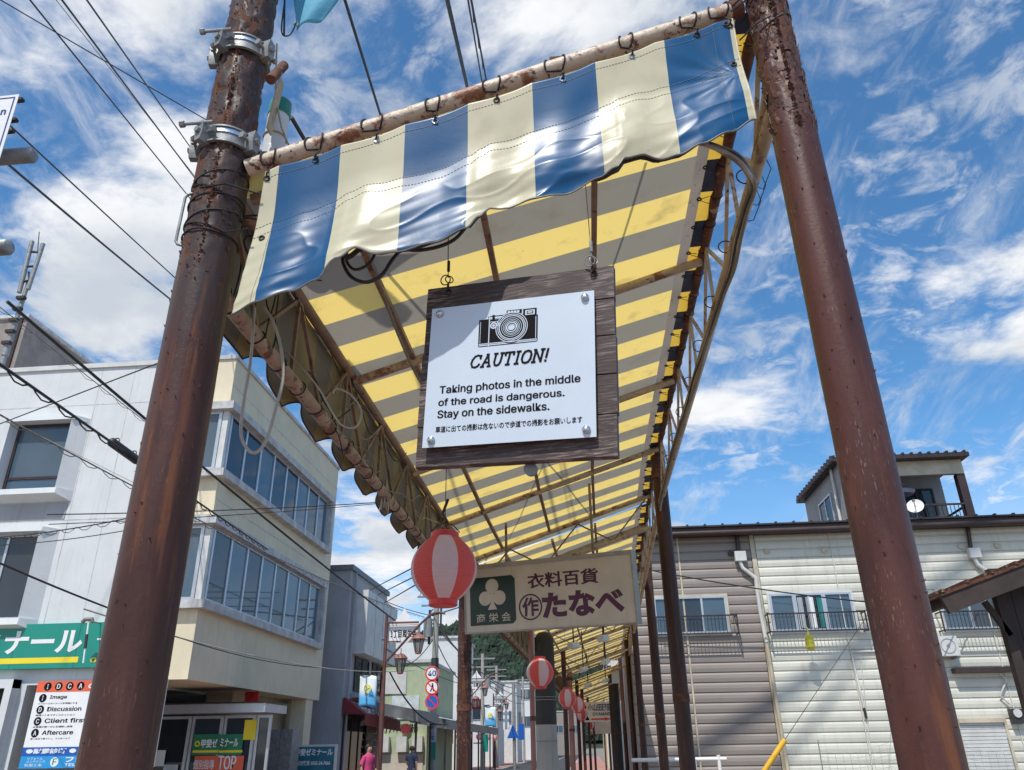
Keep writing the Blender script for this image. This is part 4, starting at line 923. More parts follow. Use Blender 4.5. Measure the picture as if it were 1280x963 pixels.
deepwin(-15.62,-13.95,8.02,10.0,1,[m_glassb],m_dbrown,rail=.2)
deepwin(-16.9,-14.08,4.65,6.85,3,[m_glass,m_glassb],m_alu)
deepwin(-19.6,-17.9,8.02,10.0,1,[m_glass],m_dbrown,rail=.2,low=False)
# barred ground floor window
x0,x1,z0,z1=rpx(-30,862,4,963,Y1); z0=.9
window(Fw,wb,x0,x1,z0,z1,2,m_dfr,[m_glassd],name='window'); 
mb=MB(Fw)
for i in range(16): mb.box(x0+(x1-x0)*i/16,x0+(x1-x0)*i/16+.02,z0,z1,.09,.11)
mb.build('window_bars',m_dfr,wb)
mb=MB(Fw); mb.box(x1,x1+.18,.0,z1+.2,0,.30); mb.box(x0,x1+.18,z1,z1+.2,0,.299); mb.build('window_surround',m_wwall,wb)
# green shop sign
gsn=thing('wall_sign',(-15,18.8,4),'long green wall sign with white Japanese letters over a yellow stripe','sign')
x0,_,_,_=rpx(-210,780,0,830,18.8); _,x1,z0,z1=rpx(0,779,176,835,18.8)
Fg=FY(18.8)
mb=MB(Fg)
n=5
for i in range(n):
    a=x0+(x1-x0)*i/n; b=x0+(x1-x0)*(i+1)/n; mb=MB(Fg); mb.box(a+.004,b-.004,z0,z1,-.19,0); mb.build('sign_panel',m_green,gsn)
tpx(Fg,18.8,'甲斐ゼミナール',-128,788,103,820,m_signw,gsn,.003,bold=.035)
tpx(Fg,18.8,'下吉田校',119,796,186,812,m_signw,gsn,.003,bold=.03); tpx(Fg,18.8,'0555',113,822,145,828,m_yel,gsn,.003,bold=.02)
a,b,c,d=rpx(-130,824,97,831,18.8); mb=MB(Fg); mb.box(a,b,c,d,.001,.005); mb.build('stripe_print',m_yel,gsn)
t=thing('sign_floodlight',(-13.9,18.2,4.6),'small floodlight on a thin white and black stalk in front of the green sign','lamp')
a=aY(111,776,18.3); b=aY(104,829,18.3); mb=MB(); mb.cyl(a,a.lerp(b,.33),.02,n=8); mb.cyl(a.lerp(b,.66),b,.02,n=8); mb.build('white_stalk',m_signw,t); mb=MB(); mb.cyl(a.lerp(b,.33),a.lerp(b,.66),.035,n=8); mb.build('ballast',m_dfr,t)
mb=MB(); mb.tube([a+V((-.16,0,-.04)),a+V((-.1,0,.03)),a+V((.08,0,.03)),a+V((.1,0,-.05))],.05,8); mb.cyl(a,a+V((0,.5,0)),.015,n=6); mb.build('lamp_head',m_cable,t)
# white panel sign
psn=thing('wall_sign',(-14,18.85,2),'white renovation company wall sign with black round letters, a red heading and a blue foot','sign')
Fp=FY(18.85); Yp=18.85
def quadpx(lst,mt,d0,d1,nm,par): mb=MB(Fp); mb.poly([(aY(x,y,Yp).x,aY(x,y,Yp).z) for x,y in lst],d0,d1); return mb.build(nm,mt,par)
A_=aY(48,852,Yp); B_=aY(210,847,Yp); C_=aY(26,961,Yp); x0,x1,z0,z1=A_.x,B_.x,C_.z,A_.z
mb=MB(Fp); mb.box(x0,x1,z0,z1,-.05,0); mb.build('sign_panel',m_signw,psn)
hh=z1-z0
mb=MB(Fp); mb.box(x0,x1,z1-.13*hh,z1,.001,.004); mb.build('heading_print',m_orange,psn)
mb=MB(Fp); mb.box(x0,x1,z0+.135*hh,z0+.235*hh,.001,.004); mb.build('band_print',m_bluep,psn)
mb=MB(Fp); mb.box(x0,x1,z0,z0+.135*hh,.001,.003); mb.build('foot_print',m_cyanp,psn)
Wd=x1-x0; uu=lambda f:x0+f*Wd; vv=lambda f:z1-f*hh
for i,ch in enumerate('IDCA'):
    cx=uu(.085+.085*i); cz=vv(.065); mb=MB(Fp); mb.disc(cx,cz,.095,.0045,.006,20); mb.build('disc_print',m_ink,psn); text(Fp,ch,cx-(.012 if ch=='I' else .04),cx+(.012 if ch=='I' else .04),cz-.055,cz+.055,m_signw,psn,d=.0065,th=.002,bold=.04)
text(Fp,'のリフォーム',uu(.40),uu(.90),vv(.105),vv(.03),m_signw,psn,d=.0045,th=.003,bold=.03)
for i,(ch,wd_,jp) in enumerate((('I','Image','リフォームのイメージを明確にする'),('D','Discussion','納得いくまでディスカッション'),('C','Client first','お客様が第一の心を理解し実現'),('A','Aftercare','思い出まで見つくし、アフターケア'))):
    cy=.20+.135*i; cx=uu(.065); cz=vv(cy); mb=MB(Fp); mb.disc(cx,cz,.095,.001,.004,20); mb.build('disc_print',m_ink,psn); text(Fp,ch,cx-(.012 if ch=='I' else .035),cx+(.012 if ch=='I' else .035),cz-.05,cz+.05,m_signw,psn,d=.0045,th=.002,bold=.04)
    text(Fp,wd_,uu(.12),uu(.12+.026*len(wd_)),cz-.04,cz+.055,m_ink,psn,d=.001,th=.003,bold=.01); text(Fp,jp,uu(.04),uu(.34),vv(cy+.075),vv(cy+.055),m_ink,psn,d=.001,th=.003)
cx,cz=uu(.62),vv(.33); mb=MB(Fp); mb.disc(cx,cz,.42,.001,.004,32,ry=.36); mb.build('ellipse_print',m_bluep,psn)
text(Fp,'バリアフリー',cx-.30,cx+.32,cz+.08,cz+.20,m_signw,psn,d=.0045,th=.003,bold=.04); text(Fp,'耐震・介護',cx-.33,cx+.2,cz-.04,cz+.04,m_signw,psn,d=.0045,th=.003,bold=.02); text(Fp,'フルリフォーム',cx-.33,cx+.33,cz-.22,cz-.08,m_signw,psn,d=.0045,th=.003,bold=.04)
text(Fp,'●耐震診断 ●リフォーム相談',uu(.03),uu(.85),z0+.16*hh,z0+.22*hh,m_signw,psn,d=.0045,th=.003,bold=.03)
cx=uu(.26); cz=z0+.068*hh; mb=MB(Fp); mb.disc(cx,cz,.10,.0035,.005,20); mb.build('logo_disc_print',m_signw,psn); text(Fp,'F',cx-.04,cx+.05,cz-.06,cz+.07,m_green,psn,d=.0055,th=.002,bold=.06)
text(Fp,'フジシロエ',uu(.34),uu(.72),z0+.065*hh,z0+.125*hh,m_signw,psn,d=.0035,th=.003,bold=.035); text(Fp,'TEL.0555-22-',uu(.34),uu(.68),z0+.02*hh,z0+.05*hh,m_signw,psn,d=.0035,th=.003,bold=.02)
text(Fp,'リフォーム\nメンテナンス',uu(.05),uu(.19),z0+.06*hh,z0+.12*hh,m_signw,psn,d=.0035,th=.003); text(Fp,'新築工事',uu(.04),uu(.17),z0+.02*hh,z0+.05*hh,m_signw,psn,d=.0035,th=.003)
# things on the roof
t=thing('roof_room',(-20,23,11.7),'grey brown concrete stair room standing on the white roof','building')
a=aY(35,398,22.5); mb=MB(); mb.box(-26,a.x,22.5,29.5,11.73,a.z); mb.build('wall',mat('brown_grey_concrete',(.27,.23,.21),.85,var=.15,streak=.3),t); mb=MB(); mb.box(-26.1,a.x+.1,22.4,29.6,a.z,a.z+.12); mb.build('roof_slab',m_ledge,t)
mb=MB(); mb.box(a.x-.4,a.x-.15,22.44,22.5,11.74,a.z-.02); mb.build('corner_strip',m_dbrown,t)
t=thing('antenna_mast',(-17.4,20.5,11.7),'grey cell antenna mast with two upright panels on the white roof','antenna')
Ya=20.2; m0=aY(8,447,Ya); m1=aY(32,360,Ya); m1=V((m0.x,Ya,m1.z))
a=aY(6,445,Ya);b=aY(36,352,Ya)
mb=MB(); mb.cyl(V((a.x,Ya,11.86)),a.lerp(b,.0),.08,n=10); mb.tube([a,a.lerp(b,.5),b],[.11,.08,.06],10); mb.build('mast',m_galv,t,smooth=True)
for (p,q,r_) in(((24,366),(40,302),.075),((35,362),(54,305),.07)):
    c0=aY(*p,Ya-.1);c1=aY(*q,Ya-.1); mb=MB(); mb.cyl(c0,c1,r_,n=12); mb.build('antenna_panel',m_galv,t,smooth=True)
mb=MB(); 
for f in(.2,.5,.8): mb.cyl(aY(24,366,Ya-.1).lerp(aY(40,302,Ya-.1),f),aY(35,362,Ya-.1).lerp(aY(54,305,Ya-.1),f),.04,n=6)
mb.cyl(aY(47,315,Ya),aY(49,290,Ya),.015,n=5); mb.cyl(b,aY(36,340,Ya),.03,n=6); mb.build('bracket',m_iron,t)
for k in range(5): mb=MB(); c=a.lerp(b,.15+.15*k); mb.box(c.x-.14,c.x+.14,Ya-.16,Ya-.02,c.z-.05,c.z+.05); mb.build('clamp_box',m_iron,t)
# ------------------------------------------------------------------ cream building
cb=thing('cream_building',(-9.5,18.9,0),'cream concrete building with two long bands of windows along the street side','building')
XC=-9.5; YC0,YC1=18.9,28.8; Fc=FX(XC); Fcf=FY(YC0)
mb=MB(); mb.box(-11.21,XC,YC0,YC1,3.15,11.72); mb.build('wall',m_cream,cb)
mb=MB(); mb.box(-11.21,XC+.05,YC0-.05,YC1+.05,11.72,11.84); mb.build('roof_coping',m_ledge,cb)
mb=MB(); mb.box(-11.19,XC-.9,23.6,YC1,0,3.15); mb.build('ground_floor_wall',mat('dim_cream_wall',(.42,.36,.25),.8,var=.12,streak=.3),cb)
mb=MB(); mb.box(XC-.55,XC-.05,27.6,28.3,0,3.15); mb.build('column',m_cream,cb)
for z0,z1,gl in((8.38,10.1,[m_glassd,m_glassd,m_glassb,m_glassd,m_glassd,m_glassb,m_glassd,m_glassb]),(4.98,6.9,[m_glass,m_glassb])):
    window(Fc,cb,YC0+.13,YC1-1.0,z0,z1,8,m_alu,gl,fw=.09,mull=.10,back=m_curt if z0<6 else m_roomdark)
    window(Fcf,cb,-11.15,XC-.13,z0,z1,1,m_alu,[m_glassb],fw=.09,back=m_curt)
    mb=MB(); mb.box(XC-.12,XC+.04,YC0-.04,YC0+.12,z0+.002,z1-.002); mb.build('corner_pillar',m_pvc,cb)
    mb=MB(); mb.box(XC-1.7,XC+.22,YC0-.22,YC1-.75,z1,z1+.22); mb.box(XC-1.7,XC+.22,YC0-.22,YC1-.75,z0-.20,z0); mb.build('ledge',m_ledge,cb)
    mb=MB(); mb.box(XC,XC+.20,YC1-.95,YC1-.75,z0+.002,z1-.002); mb.build('end_fin',m_ledge,cb)
for z in(7.6,10.9): 
    mb=MB(Fc); mb.box(YC0,YC1,z,z+.025,0,.004); mb.build('wall_joint',m_ledge,cb)
# entrance canopy and shopfront
mb=MB(); mb.box(-13.2,-8.5,21.4,23.0,2.50,2.72); mb.build('entrance_canopy',m_alu,cb)
mb=MB(); mb.box(-13.2,-8.46,21.36,23.04,2.72,2.76); mb.build('canopy_edge',m_dbrown,cb)
Fs=FY(22.0)
sf=thing('shopfront',(-10.5,22,0),'glazed school entrance with green and orange posters below the grey canopy','shopfront')
for i,(a,b,g) in enumerate(((-12.9,-11.9,m_glassd),(-11.85,-10.75,m_glassd),(-10.7,-9.85,m_glass),(-9.8,-8.95,m_glass),(-8.9,-8.5,m_glassd))):
    window(Fs,sf,a,b,.1,2.45,1,m_alu,[g],fw=.07,name='door' if i<2 else 'window')
def poster(x0,y0,x1,y1,Y,mt,nm='poster'):
    a,b,c,d=rpx(x0,y0,x1,y1,Y); mb=MB(FY(Y)); mb.box(a,b,c,d,0,.004); return mb.build(nm,mt,sf)
Yq=21.92; Fq=FY(Yq)
for xa,xb in((241,273),(274,303)):
    poster(xa,918,xb,944,Yq,mat('poster_green',(.02,.22,.10),.5)); poster(xa,938,xb,941,Yq-.01,m_yel,'poster_stripe'); poster(xa,945,xb,985,Yq,m_orange)
mb=MB(Fq); ax,az=aY(247,930,Yq).x,aY(247,930,Yq).z; mb.annul(ax,az,.035,.075,.012,.016,16); mb.build('emblem_print',m_yel,sf)
tpx(Fq,Yq,'甲斐ゼ',251,924,272,935,m_signw,sf,.014,bold=.03); tpx(Fq,Yq,'ミナール',275,923,298,934,m_signw,sf,.014,bold=.03)
tpx(Fq,Yq,'個別指導',241,950,268,962,m_signw,sf,.014,bold=.01); tpx(Fq,Yq,'TOP',272,945,295,962,m_signw,sf,.014,bold=.05)
poster(193,938,206,958,Yq,m_signw); poster(204,956,222,968,Yq,m_penw); poster(305,900,320,925,Yq,m_yel)
# two upper posters behind canopy
a,b,c,d=rpx(306,865,323,883,23.6); mb=MB(FY(23.6)); mb.box(a,b,c,d,0,.02); mb.build('poster',m_redink,sf)
t=thing('grey_cabinet',(-8.5,24,0),'tall grey metal cabinet beside the school entrance','cabinet')
a,b,c,d=rpx(335,912,364,960,24.5); mb=MB(); mb.box(a,b,24.5,25.2,0,d); mb.build('body',m_galv,t); mb=MB(FY(24.49)); mb.box(a+.02,(a+b)/2-.01,.1,d-.05,0,.012); mb.build('door',m_galv,t); mb=MB(FY(24.49)); mb.box((a+b)/2+.01,b-.02,.1,d-.05,0,.012); mb.build('door',m_galv,t)
Yt=25.8; t=thing('school_sign',(-8,Yt,0),'low blue green school sign with white lettering and a phone number','sign')
a,b,c,d=rpx(366,931,420,963,Yt); mb=MB(FY(Yt)); mb.box(a,b,.6,d,-.12,0); mb.build('frame_box',m_pvc,t); mb=MB(FY(Yt)); mb.box(a+.06,b-.06,.7,d-.06,0,.01); mb.build('face',mat('teal_sign_paint',(.02,.16,.22),.4),t)
tpx(FY(Yt),Yt,'甲斐ゼミナール',369,936,416,945,m_signw,t,.012,bold=.03); tpx(FY(Yt),Yt,'吉田教室 0555-24-7066',370,951,413,957,m_signw,t,.012,bold=.02)
mb=MB(); mb.box(a+.1,a+.16,Yt+.02,Yt+.1,0,.6); mb.box(b-.16,b-.1,Yt+.02,Yt+.1,0,.6); mb.build('stand',m_galv,t)
# ------------------------------------------------------------------ grey building and flamenco school
gb=thing('grey_building',(-9,29.9,0),'grey rendered building with a white box bay, right of the cream building','building')
mb=MB(); mb.box(-16,-9.0,29.9,35.8,0,7.95); mb.build('wall',m_gwall,gb); mb=MB(); mb.box(-16.1,-8.9,29.8,35.9,7.95,8.15); mb.build('roof_edge',mat('blue_grey_metal',(.15,.17,.20),.5,.3),gb)
mb=MB(); mb.box(-8.998,-8.45,30.6,35.7,4.9,7.3); mb.build('bay',m_pvc,gb)
for i in range(1,4): mb=MB(); y=30.6+i*1.27; mb.box(-8.45,-8.44,y,y+.03,4.92,7.28); mb.build('panel_joint',m_gwall,gb)
window(FX(-8.99),gb,31.2,33.2,3.6,4.85,2,m_dfr,[m_glass]); window(FX(-8.99),gb,33.8,35.4,3.6,4.85,2,m_dfr,[m_glass])
mb=MB(); mb.cyl((-8.9,30.3,.1),(-8.9,30.3,7.9),.05,n=8); mb.build('downpipe',m_gwall,gb)
mb=MB(); mb.box(-8.98,-8.5,31,33.4,3.35,3.5); mb.build('window_ledge',m_ledge,gb)
t=thing('shop_awning',(-8.9,30,3),'dark red shop awning with white Japanese lettering','awning')
mb=MB(); mb.add([(-8.95,29.95,3.30),(-8.95,35.7,3.2),(-8.1,35.7,2.62),(-8.1,29.95,2.72),(-8.95,29.95,2.75)],[(0,1,2,3),(0,3,4)]); mb.build('cloth',m_awred,t,thick=.02)
Fa=frame((-8.1,29.95,2.35),(0,1,-.02),(0,0,1)); mb=MB(Fa); mb.box(0,5.75,0,.38,-.02,0); mb.build('valance',m_awred,t)
fr=frame((-8.1,29.95,2.72),V((0,5.75,-.10)),V((-.85,0,.58))); text(fr,'保坂フラメンコ教室',.5,5.5,.08,.55,m_signw,t,d=.02,th=.004,bold=.03); text(fr,'FLAMENCO STUDIO',.4,3.6,.66,.80,m_board,t,d=.02,th=.004)
window(FX(-8.99),gb,30.2,35.4,.1,2.7,5,m_dfr,[m_glassd],name='shop_window')
def stones(F,par,u0,u1,v0,v1,cw,ch,mts):
    v=v0;k=0
    while v<v1-.05:
        u=u0
        while u<u1-.05:
            wd=min(R.uniform(cw*.6,cw*1.4),u1-u); mb=MB(F); e=R.uniform(.01,.05); mb.box(u+.01,u+wd-.01,v+.01,min(v+ch,v1)-.01,0,e); mb.build('stone',R.choice(mts),par); u+=wd
        v+=ch
m_st1=mat('brown_stone',(.16,.11,.08),.8,var=.3); m_st2=mat('grey_stone',(.22,.20,.18),.8,var=.3)
stones(FX(-8.9),gb,33.2,35.6,.9,2.4,.5,.25,[m_st1,m_st2])
# ------------------------------------------------------------------ street lamps of the left side
def street_lamp(px,Y,Zt,label,txt):
    p=aY(px,935,Y); t=thing('street_lamp',(p.x,Y,0),label,'lamp post','decorative street lamps across the road')
    B=p.x
    mb=MB(); mb.tube([V((B,Y,z)) for z in(0,2.4,3.2,Zt)],[.085,.08,.06,.045],10); mb.build('pole',m_lpole,t,smooth=True)
    arm=[V((B,Y,3.9)),V((B+.35,Y,4.25)),V((B+.9,Y,4.85)),V((B+1.35,Y,5.25)),V((B+1.6,Y,5.32)),V((B+1.8,Y,5.28))]
    mb=MB(); mb.tube(smooth_path(arm,5),.035,8); mb.bar((B,Y,5.05),(B+1.0,Y,5.05),.05); mb.bar((B,Y,4.5),(B+.45,Y,4.5),.04); mb.build('arm',m_lpole,t,smooth=True)
    for lx_,lz in((B+.5,4.3),(B+1.02,4.85)):
        c=V((lx_,Y-.05,lz)); mb=MB(); mb.cyl(c+V((0,0,0)),c+V((0,0,-.18)),.015,n=6); mb.lathe([(.02,-.14),(.10,-.17),(.19,-.25),(.22,-.30),(.17,-.31)],c,n=10); mb.lathe([(.10,-.66),(.09,-.72),(.001,-.74)],c,n=8); o=mb.build('lamp_hood',m_lamp,t,smooth=True)
        mb=MB(); mb.lathe([(.17,-.31),(.10,-.66)],c,n=8); mb.build('lamp_glass',m_lglass,o); mb=MB()
        for k in range(6): a=k*math.pi/3; mb.bar(c+V((.172*math.cos(a),.172*math.sin(a),-.31)),c+V((.10*math.cos(a),.10*math.sin(a),-.66)),.018)
        mb.build('lamp_bars',m_iron,o)
    c=V((B+.52,Y+.1,4.5)); w_=.5; Fq_=frame(c,(1,0,0),(0,0,1))
    mb=MB(Fq_); mb.box(-w_,w_,-.02,.50,-.05,0); mb.build('name_panel',m_signw,t)
    mb=MB(Fq_); mb.poly([(-w_-.06,.5),(w_+.06,.5),(w_*.55,.62),(w_*.16,.84),(0,1.0),(-w_*.16,.84),(-w_*.55,.62)],-.06,.01); mb.build('tent_top',m_signw,t)
    text(Fq_,txt,-w_*.8,w_*.8,.12,.36,m_ink,t,d=.003,th=.004,bold=.02)
    return t
street_lamp(475,24,5.30,'nearest decorative street lamp with two red brown lanterns, right of the red awning','3丁目商栄会')
street_lamp(583,46,5.3,'second decorative street lamp, half hidden behind the brown arcade post','2丁目商栄会')
street_lamp(617,64,5.3,'third decorative street lamp, small, by the far white buildings','2丁目商栄会')
def pennant(px,py,Y,w_,h_,label):
    c=aY(px,py,Y); t=thing('pennant_flag',c,label,'flag','light blue festival flags on the street lamps')
    mb=MB(); mb.grid(8,10,lambda a,b:(c.x-w_/2+w_*a,c.y+.04*math.sin(a*5+b*2),c.z-h_*b+.03*math.sin(a*4))); 
    m=bpy.data.materials.get('pennant_print') or flagmat(); mb.build('cloth',m,t,smooth=2,thick=.006,fixn=False)
    mb=MB(); mb.bar(c+V((-w_/2-.05,0,.03)),c+V((w_/2+.15,0,.03)),.025); mb.build('rod',m_iron,t)
    F_=frame(c+V((0,-.07,0)),(1,0,0),(0,0,1)); mb=MB(F_); mb.annul(0,-h_*.42,w_*.13,w_*.22,0,.01,16); mb.build('emblem_print',m_yel,t); mb=MB(F_); mb.poly([(w_*.05,-h_*.62),(w_*.38,-h_*.62),(w_*.22,-h_*.40)],.0,.008); mb.build('mountain_print',m_cyanp,t)
def flagmat():
    m=bpy.data.materials.new('pennant_print'); m.use_nodes=True; nt=m.node_tree; b=nt.nodes['Principled BSDF']; t=nd(nt,'ShaderNodeTexCoord'); s=nd(nt,'ShaderNodeSeparateXYZ'); lk(nt,t.outputs['Generated'],s.inputs[0])
    lk(nt,mixc(nt,ramp(nt,s.outputs[2],(.25,.6)),(.10,.42,.75),(.78,.86,.88)),b.inputs['Base Color']); b.inputs['Roughness'].default_value=.8; return m
pennant(461,845,23.9,.52,.85,'light blue and white festival flag on the nearest street lamp')
pennant(613,884,46,.6,1.0,'small light blue festival flag on the second street lamp')
# ------------------------------------------------------------------ utility pole with traffic signs
p=aY(541,930,36); UX=p.x
t=thing('utility_pole',(UX,36,0),'grey utility pole with crossarms and transformers carrying three round traffic signs','pole')
mb=MB(); mb.tube([V((UX,36,z)) for z in(0,4,8.3)],[.16,.145,.12],14); mb.build('shaft',m_conc,t,smooth=True)
mb=MB(); mb.tube([V((UX,36,z)) for z in(3.4,5.2)],.165,14); mb.build('black_band',m_tar,t,smooth=True)
for z,l in((7.9,.9),(7.5,.7)): mb=MB(); mb.bar((UX-l,36,z),(UX+l,36,z),.08); mb.build('crossarm',m_galv,t)
for k in range(5): mb=MB(); mb.lathe([(.001,.0),(.06,.02),(.03,.08),(.06,.1),(.03,.17),(.001,.18)],(UX-.8+.4*k,36,7.94),n=10); mb.build('insulator',m_pvc,t)
mb=MB(); mb.cyl((UX-.35,35.9,6.1),(UX-.35,35.9,6.9),.2,n=14); mb.build('transformer',m_galv,t,smooth=True)
mb=MB(); mb.bar((UX-.3,36,5.8),(UX-.3,36,7.3),.1); mb.bar((UX+.22,36,6.2),(UX+.22,36,7.4),.08); mb.build('cable_box',m_iron,t)
def roadsign(px,py,Y,kind,label):
    c=aY(px,py,Y); t=thing('traffic_sign',c,label,'traffic sign','three round traffic signs on one pole'); F_=frame(c,(1,0,0),(0,0,1)); r=.31
    mb=MB(F_); mb.disc(0,0,r,-.02,0,32); mb.build('plate',m_bluep if kind==2 else m_signw,t); mb=MB(F_); mb.annul(0,0,r*.78,r*.98,.001,.006,32); mb.build('ring_print',m_redink,t)
    if kind==0: text(F_,'40',-.17,.17,-.11,.11,m_blueink,t,d=.001,th=.004,bold=.05)
    if kind>=1: mb=MB(F_); q=r*.58; mb.poly([(-q-.03,q-.0),(-q,q+.03),(q+.03,-q),(q,-q-.03)],.007,.010); mb.build('slash_print',m_redink,t)
    if kind==1: mb=MB(F_); mb.disc(.02,.14,.035,.001,.005,12); mb.poly([(-.02,.1),(.06,.1),(.07,-.02),(.11,-.17),(.07,-.18),(.02,-.06),(-.05,-.18),(-.09,-.16),(-.01,-.0)],.001,.005); mb.build('walker_print',m_ink,t)
    mb=MB(); mb.bar(c+V((0,.02,0)),V((UX,35.85,c.z)),.04); mb.build('bracket',m_galv,t)
roadsign(540,842,35.7,0,'round speed limit 40 sign with red rim, top of the three signs')
roadsign(540,859.5,35.7,1,'round no pedestrian crossing sign, middle of the three signs')
roadsign(540,877.5,35.7,2,'round blue no parking sign with red slash, lowest of the three signs')
t=thing('pole_banner',(UX,35.7,2.5),'tall narrow white and blue banner tied to the pole below the traffic signs','banner')
a,b,c,d=rpx(537,893,545,935,35.7); mb=MB(FY(35.7)); mb.box(a,b,c,d,0,.02); mb.build('cloth',m_penw,t); text(FY(35.7),'火\n祭\nり\nの\n里',a+.05,b-.05,c+.3,d-.1,m_bluep,t,d=.021,th=.004,bold=.02)
a,b,c,d=rpx(537,928,545,950,35.65); mb=MB(FY(35.6)); mb.box(a,b,c,d,0,.02); mb.build('notice_plate',m_green,t)
# ------------------------------------------------------------------ far street buildings
def bld(name,x0,x1,y0,y1,h,mt,label,rows=0,cols=0,side=True,roof=m_ledge,wz0=3.6,wh=1.2,sh=3.0,gl=None,cap=.15):
    t=thing(name,((x0+x1)/2,y0,0),label,'building'); mb=MB(); mb.box(x0,x1,y0,y1,0,h); mb.build('wall',mt,t); mb=MB(); mb.box(x0-.12,x1+.12,y0-.12,y1+.12,h,h+cap); mb.build('roof_edge',roof,t)
    gl=gl or [m_glass,m_glassb]
    for r_ in range(rows):
        for c in range(cols):
            w_=(x1-x0)/cols; a=x0+w_*(c+.22); window(FY(y0-.002),t,a,a+w_*.56,wz0+sh*r_,wz0+sh*r_+wh,2,m_alu,gl)
        if side:
            n=max(1,int((y1-y0)/4)); w_=(y1-y0)/n
            for c in range(n): a=y0+w_*(c+.25); window(FX(x1+.002),t,a,a+w_*.5,wz0+sh*r_,wz0+sh*r_+wh,2,m_alu,gl)
    return t
g=bld('green_building',-11.0,-8.15,42,50,5.6,m_pgreen,'pale green two storey shop with stained walls left of the traffic signs',0,0)
for a,b,c,d,m in((-10.4,-9.3,4.1,5.2,m_pvc),(-10.0,-8.6,2.9,4.0,m_penw)): mb=MB(FY(41.99)); mb.box(a,b,c,d,0,.05); mb.build('wall_panel',m,g)
for x in(-10.5,-9.6,-8.8): mb=MB(FY(41.98)); mb.box(x,x+.5,.9+.5,2.1,0,.35); mb.build('air_conditioner',m_pvc,g)
mb=MB(FY(41.97)); mb.box(-10.9,-8.3,0,1.3,0,.03); mb.build('stone_facing',m_board,g)
mb=MB(FY(41.9)); mb.disc(-9.2,2.45,.25,0,.05,16); mb.build('round_sign',m_awred,g); text(FY(41.98),'竹川電器',-10.6,-8.6,2.3,2.7,m_ink,g,d=.01,th=.01)
bld('beige_building',-15,-8.6,56,62,8.5,m_wwall,'beige tiled building behind the green shop with a plain wall facing the camera',1,1)
bld('white_building',-13,-7.7,70,76,6.6,m_wwall,'white far building with blue roofed sign, right of the brown arcade post',1,2)
bld('grey_building',-12,-7.2,84,90,7.5,m_pvc,'grey far building behind the white one at the end of the street',1,2)
bld('white_house',-11,-6.3,100,108,8.5,m_wwall,'white far house beside the third street lamp',2,2)
bld('lilac_building',-9.8,-5.2,122,130,8.2,mat('lilac_wall',(.42,.42,.50),.8),'lilac grey far building right of the galvanised pole',2,1)
bld('brown_house',-7,-1,150,160,7,m_brn,'low brown house closing the street far away',1,2)
bld('white_shop',1.2,4.4,46,58,6,m_roofw,'white far shop behind the arcade posts',1,1,side=False)
bld('cream_shop',1.2,6,62,80,5.2,m_cream,'cream far shop seen under the end of the canopy',1,1,side=False)
# opposite arcade: corrugated eaves on thin posts
def side_arcade(y0,y1,z,label):
    t=thing('side_arcade',(-7.2,y0,0),label,'arcade roof'); 
    n=int((y1-y0)/.12); mb=MB(); mb.grid(n,3,lambda a,b:(-8.2+1.7*b,y0+(y1-y0)*a,z+.35-.35*b+.02*math.sin(a*n*math.pi))); mb.build('corrugated_sheet',m_roofw,t,thick=.01,fixn=False)
    mb=MB(); n2=24; mb.grid(60,2,lambda a,b:(-6.49,y0+(y1-y0)*a,z-.42*b+.0)); mb.build('eave_fascia',m_roofc,t,thick=.02,fixn=False)
    mb=MB(); mb.grid(40,2,lambda a,b:(-8.2+1.7*a,y0+.02*math.sin(a*120),z+.32-.32*a-.42*b)); mb.build('end_fascia',m_roofc,t,thick=.02,fixn=False)
    y=y0+.1
    while y<y1: mb=MB(); mb.cyl((-6.55,y,0),(-6.55,y,z),.045,n=8); mb.build('post',m_iron,t,smooth=True); y+=2.9
side_arcade(31.5,36.0,2.9,'short corrugated arcade roof beside the street lamp across the road')
side_arcade(38,60,2.75,'long pale arcade roof running away behind the traffic sign pole')
for i,Y in enumerate((44,48,52,56)):
    c=V((-6.3,Y,2.1)); t=thing('paper_lantern',c,['red lantern under the far arcade, nearest of the row across the road','second red lantern of the row across the road','third red lantern of the row across the road','last red lantern of the row across the road'][i],'lantern','lanterns across the road'); mb=MB(); mb.lathe([(.06,-.18),(.15,-.08),(.16,.0),(.15,.08),(.06,.18)],c,n=16); mb.build('shade',m_lan,t,smooth=True); mb=MB(); mb.cyl(c+V((0,0,.18)),c+V((0,0,.6)),.006,n=5); mb.build('hanging_wire',m_iron,t)
t=thing('dark_sign_box',(-6.5,45,3),'small dark red sign box with white letters beside the brown post','sign'); a,b,c,d=rpx(590,874,601,887,47); mb=MB(FY(47)); mb.box(a,b,c,d,-.1,0); mb.build('face_box',m_awred,t); text(FY(47),'№1',a+.1,b-.1,c+.15,d-.15,m_signw,t,d=.002,th=.004); mb=MB(); mb.bar(V((a-.3,47.05,(c+d)/2)),V((a,47.05,(c+d)/2)),.05); mb.build('bracket',m_iron,t)
p=aY(643,930,58); t=thing('steel_pole',(p.x,58,0),'pale galvanised pole with a blue crossing sign, far down the road','pole'); mb=MB(); mb.cyl((p.x,58,0),(p.x,58,5.6),.12,n=10); mb.build('shaft',m_galv,t,smooth=True); mb=MB(); mb.bar((p.x,58,5.3),(p.x+1.6,58,5.35),.08); mb.build('arm',m_galv,t)
c=aY(641,914,57.7); mb=MB(FY(57.8)); mb.poly([(c.x-.4,c.z-.45),(c.x+.4,c.z-.45),(c.x,c.z+.45)],0,.03); mb.build('sign_plate',m_bluep,t)
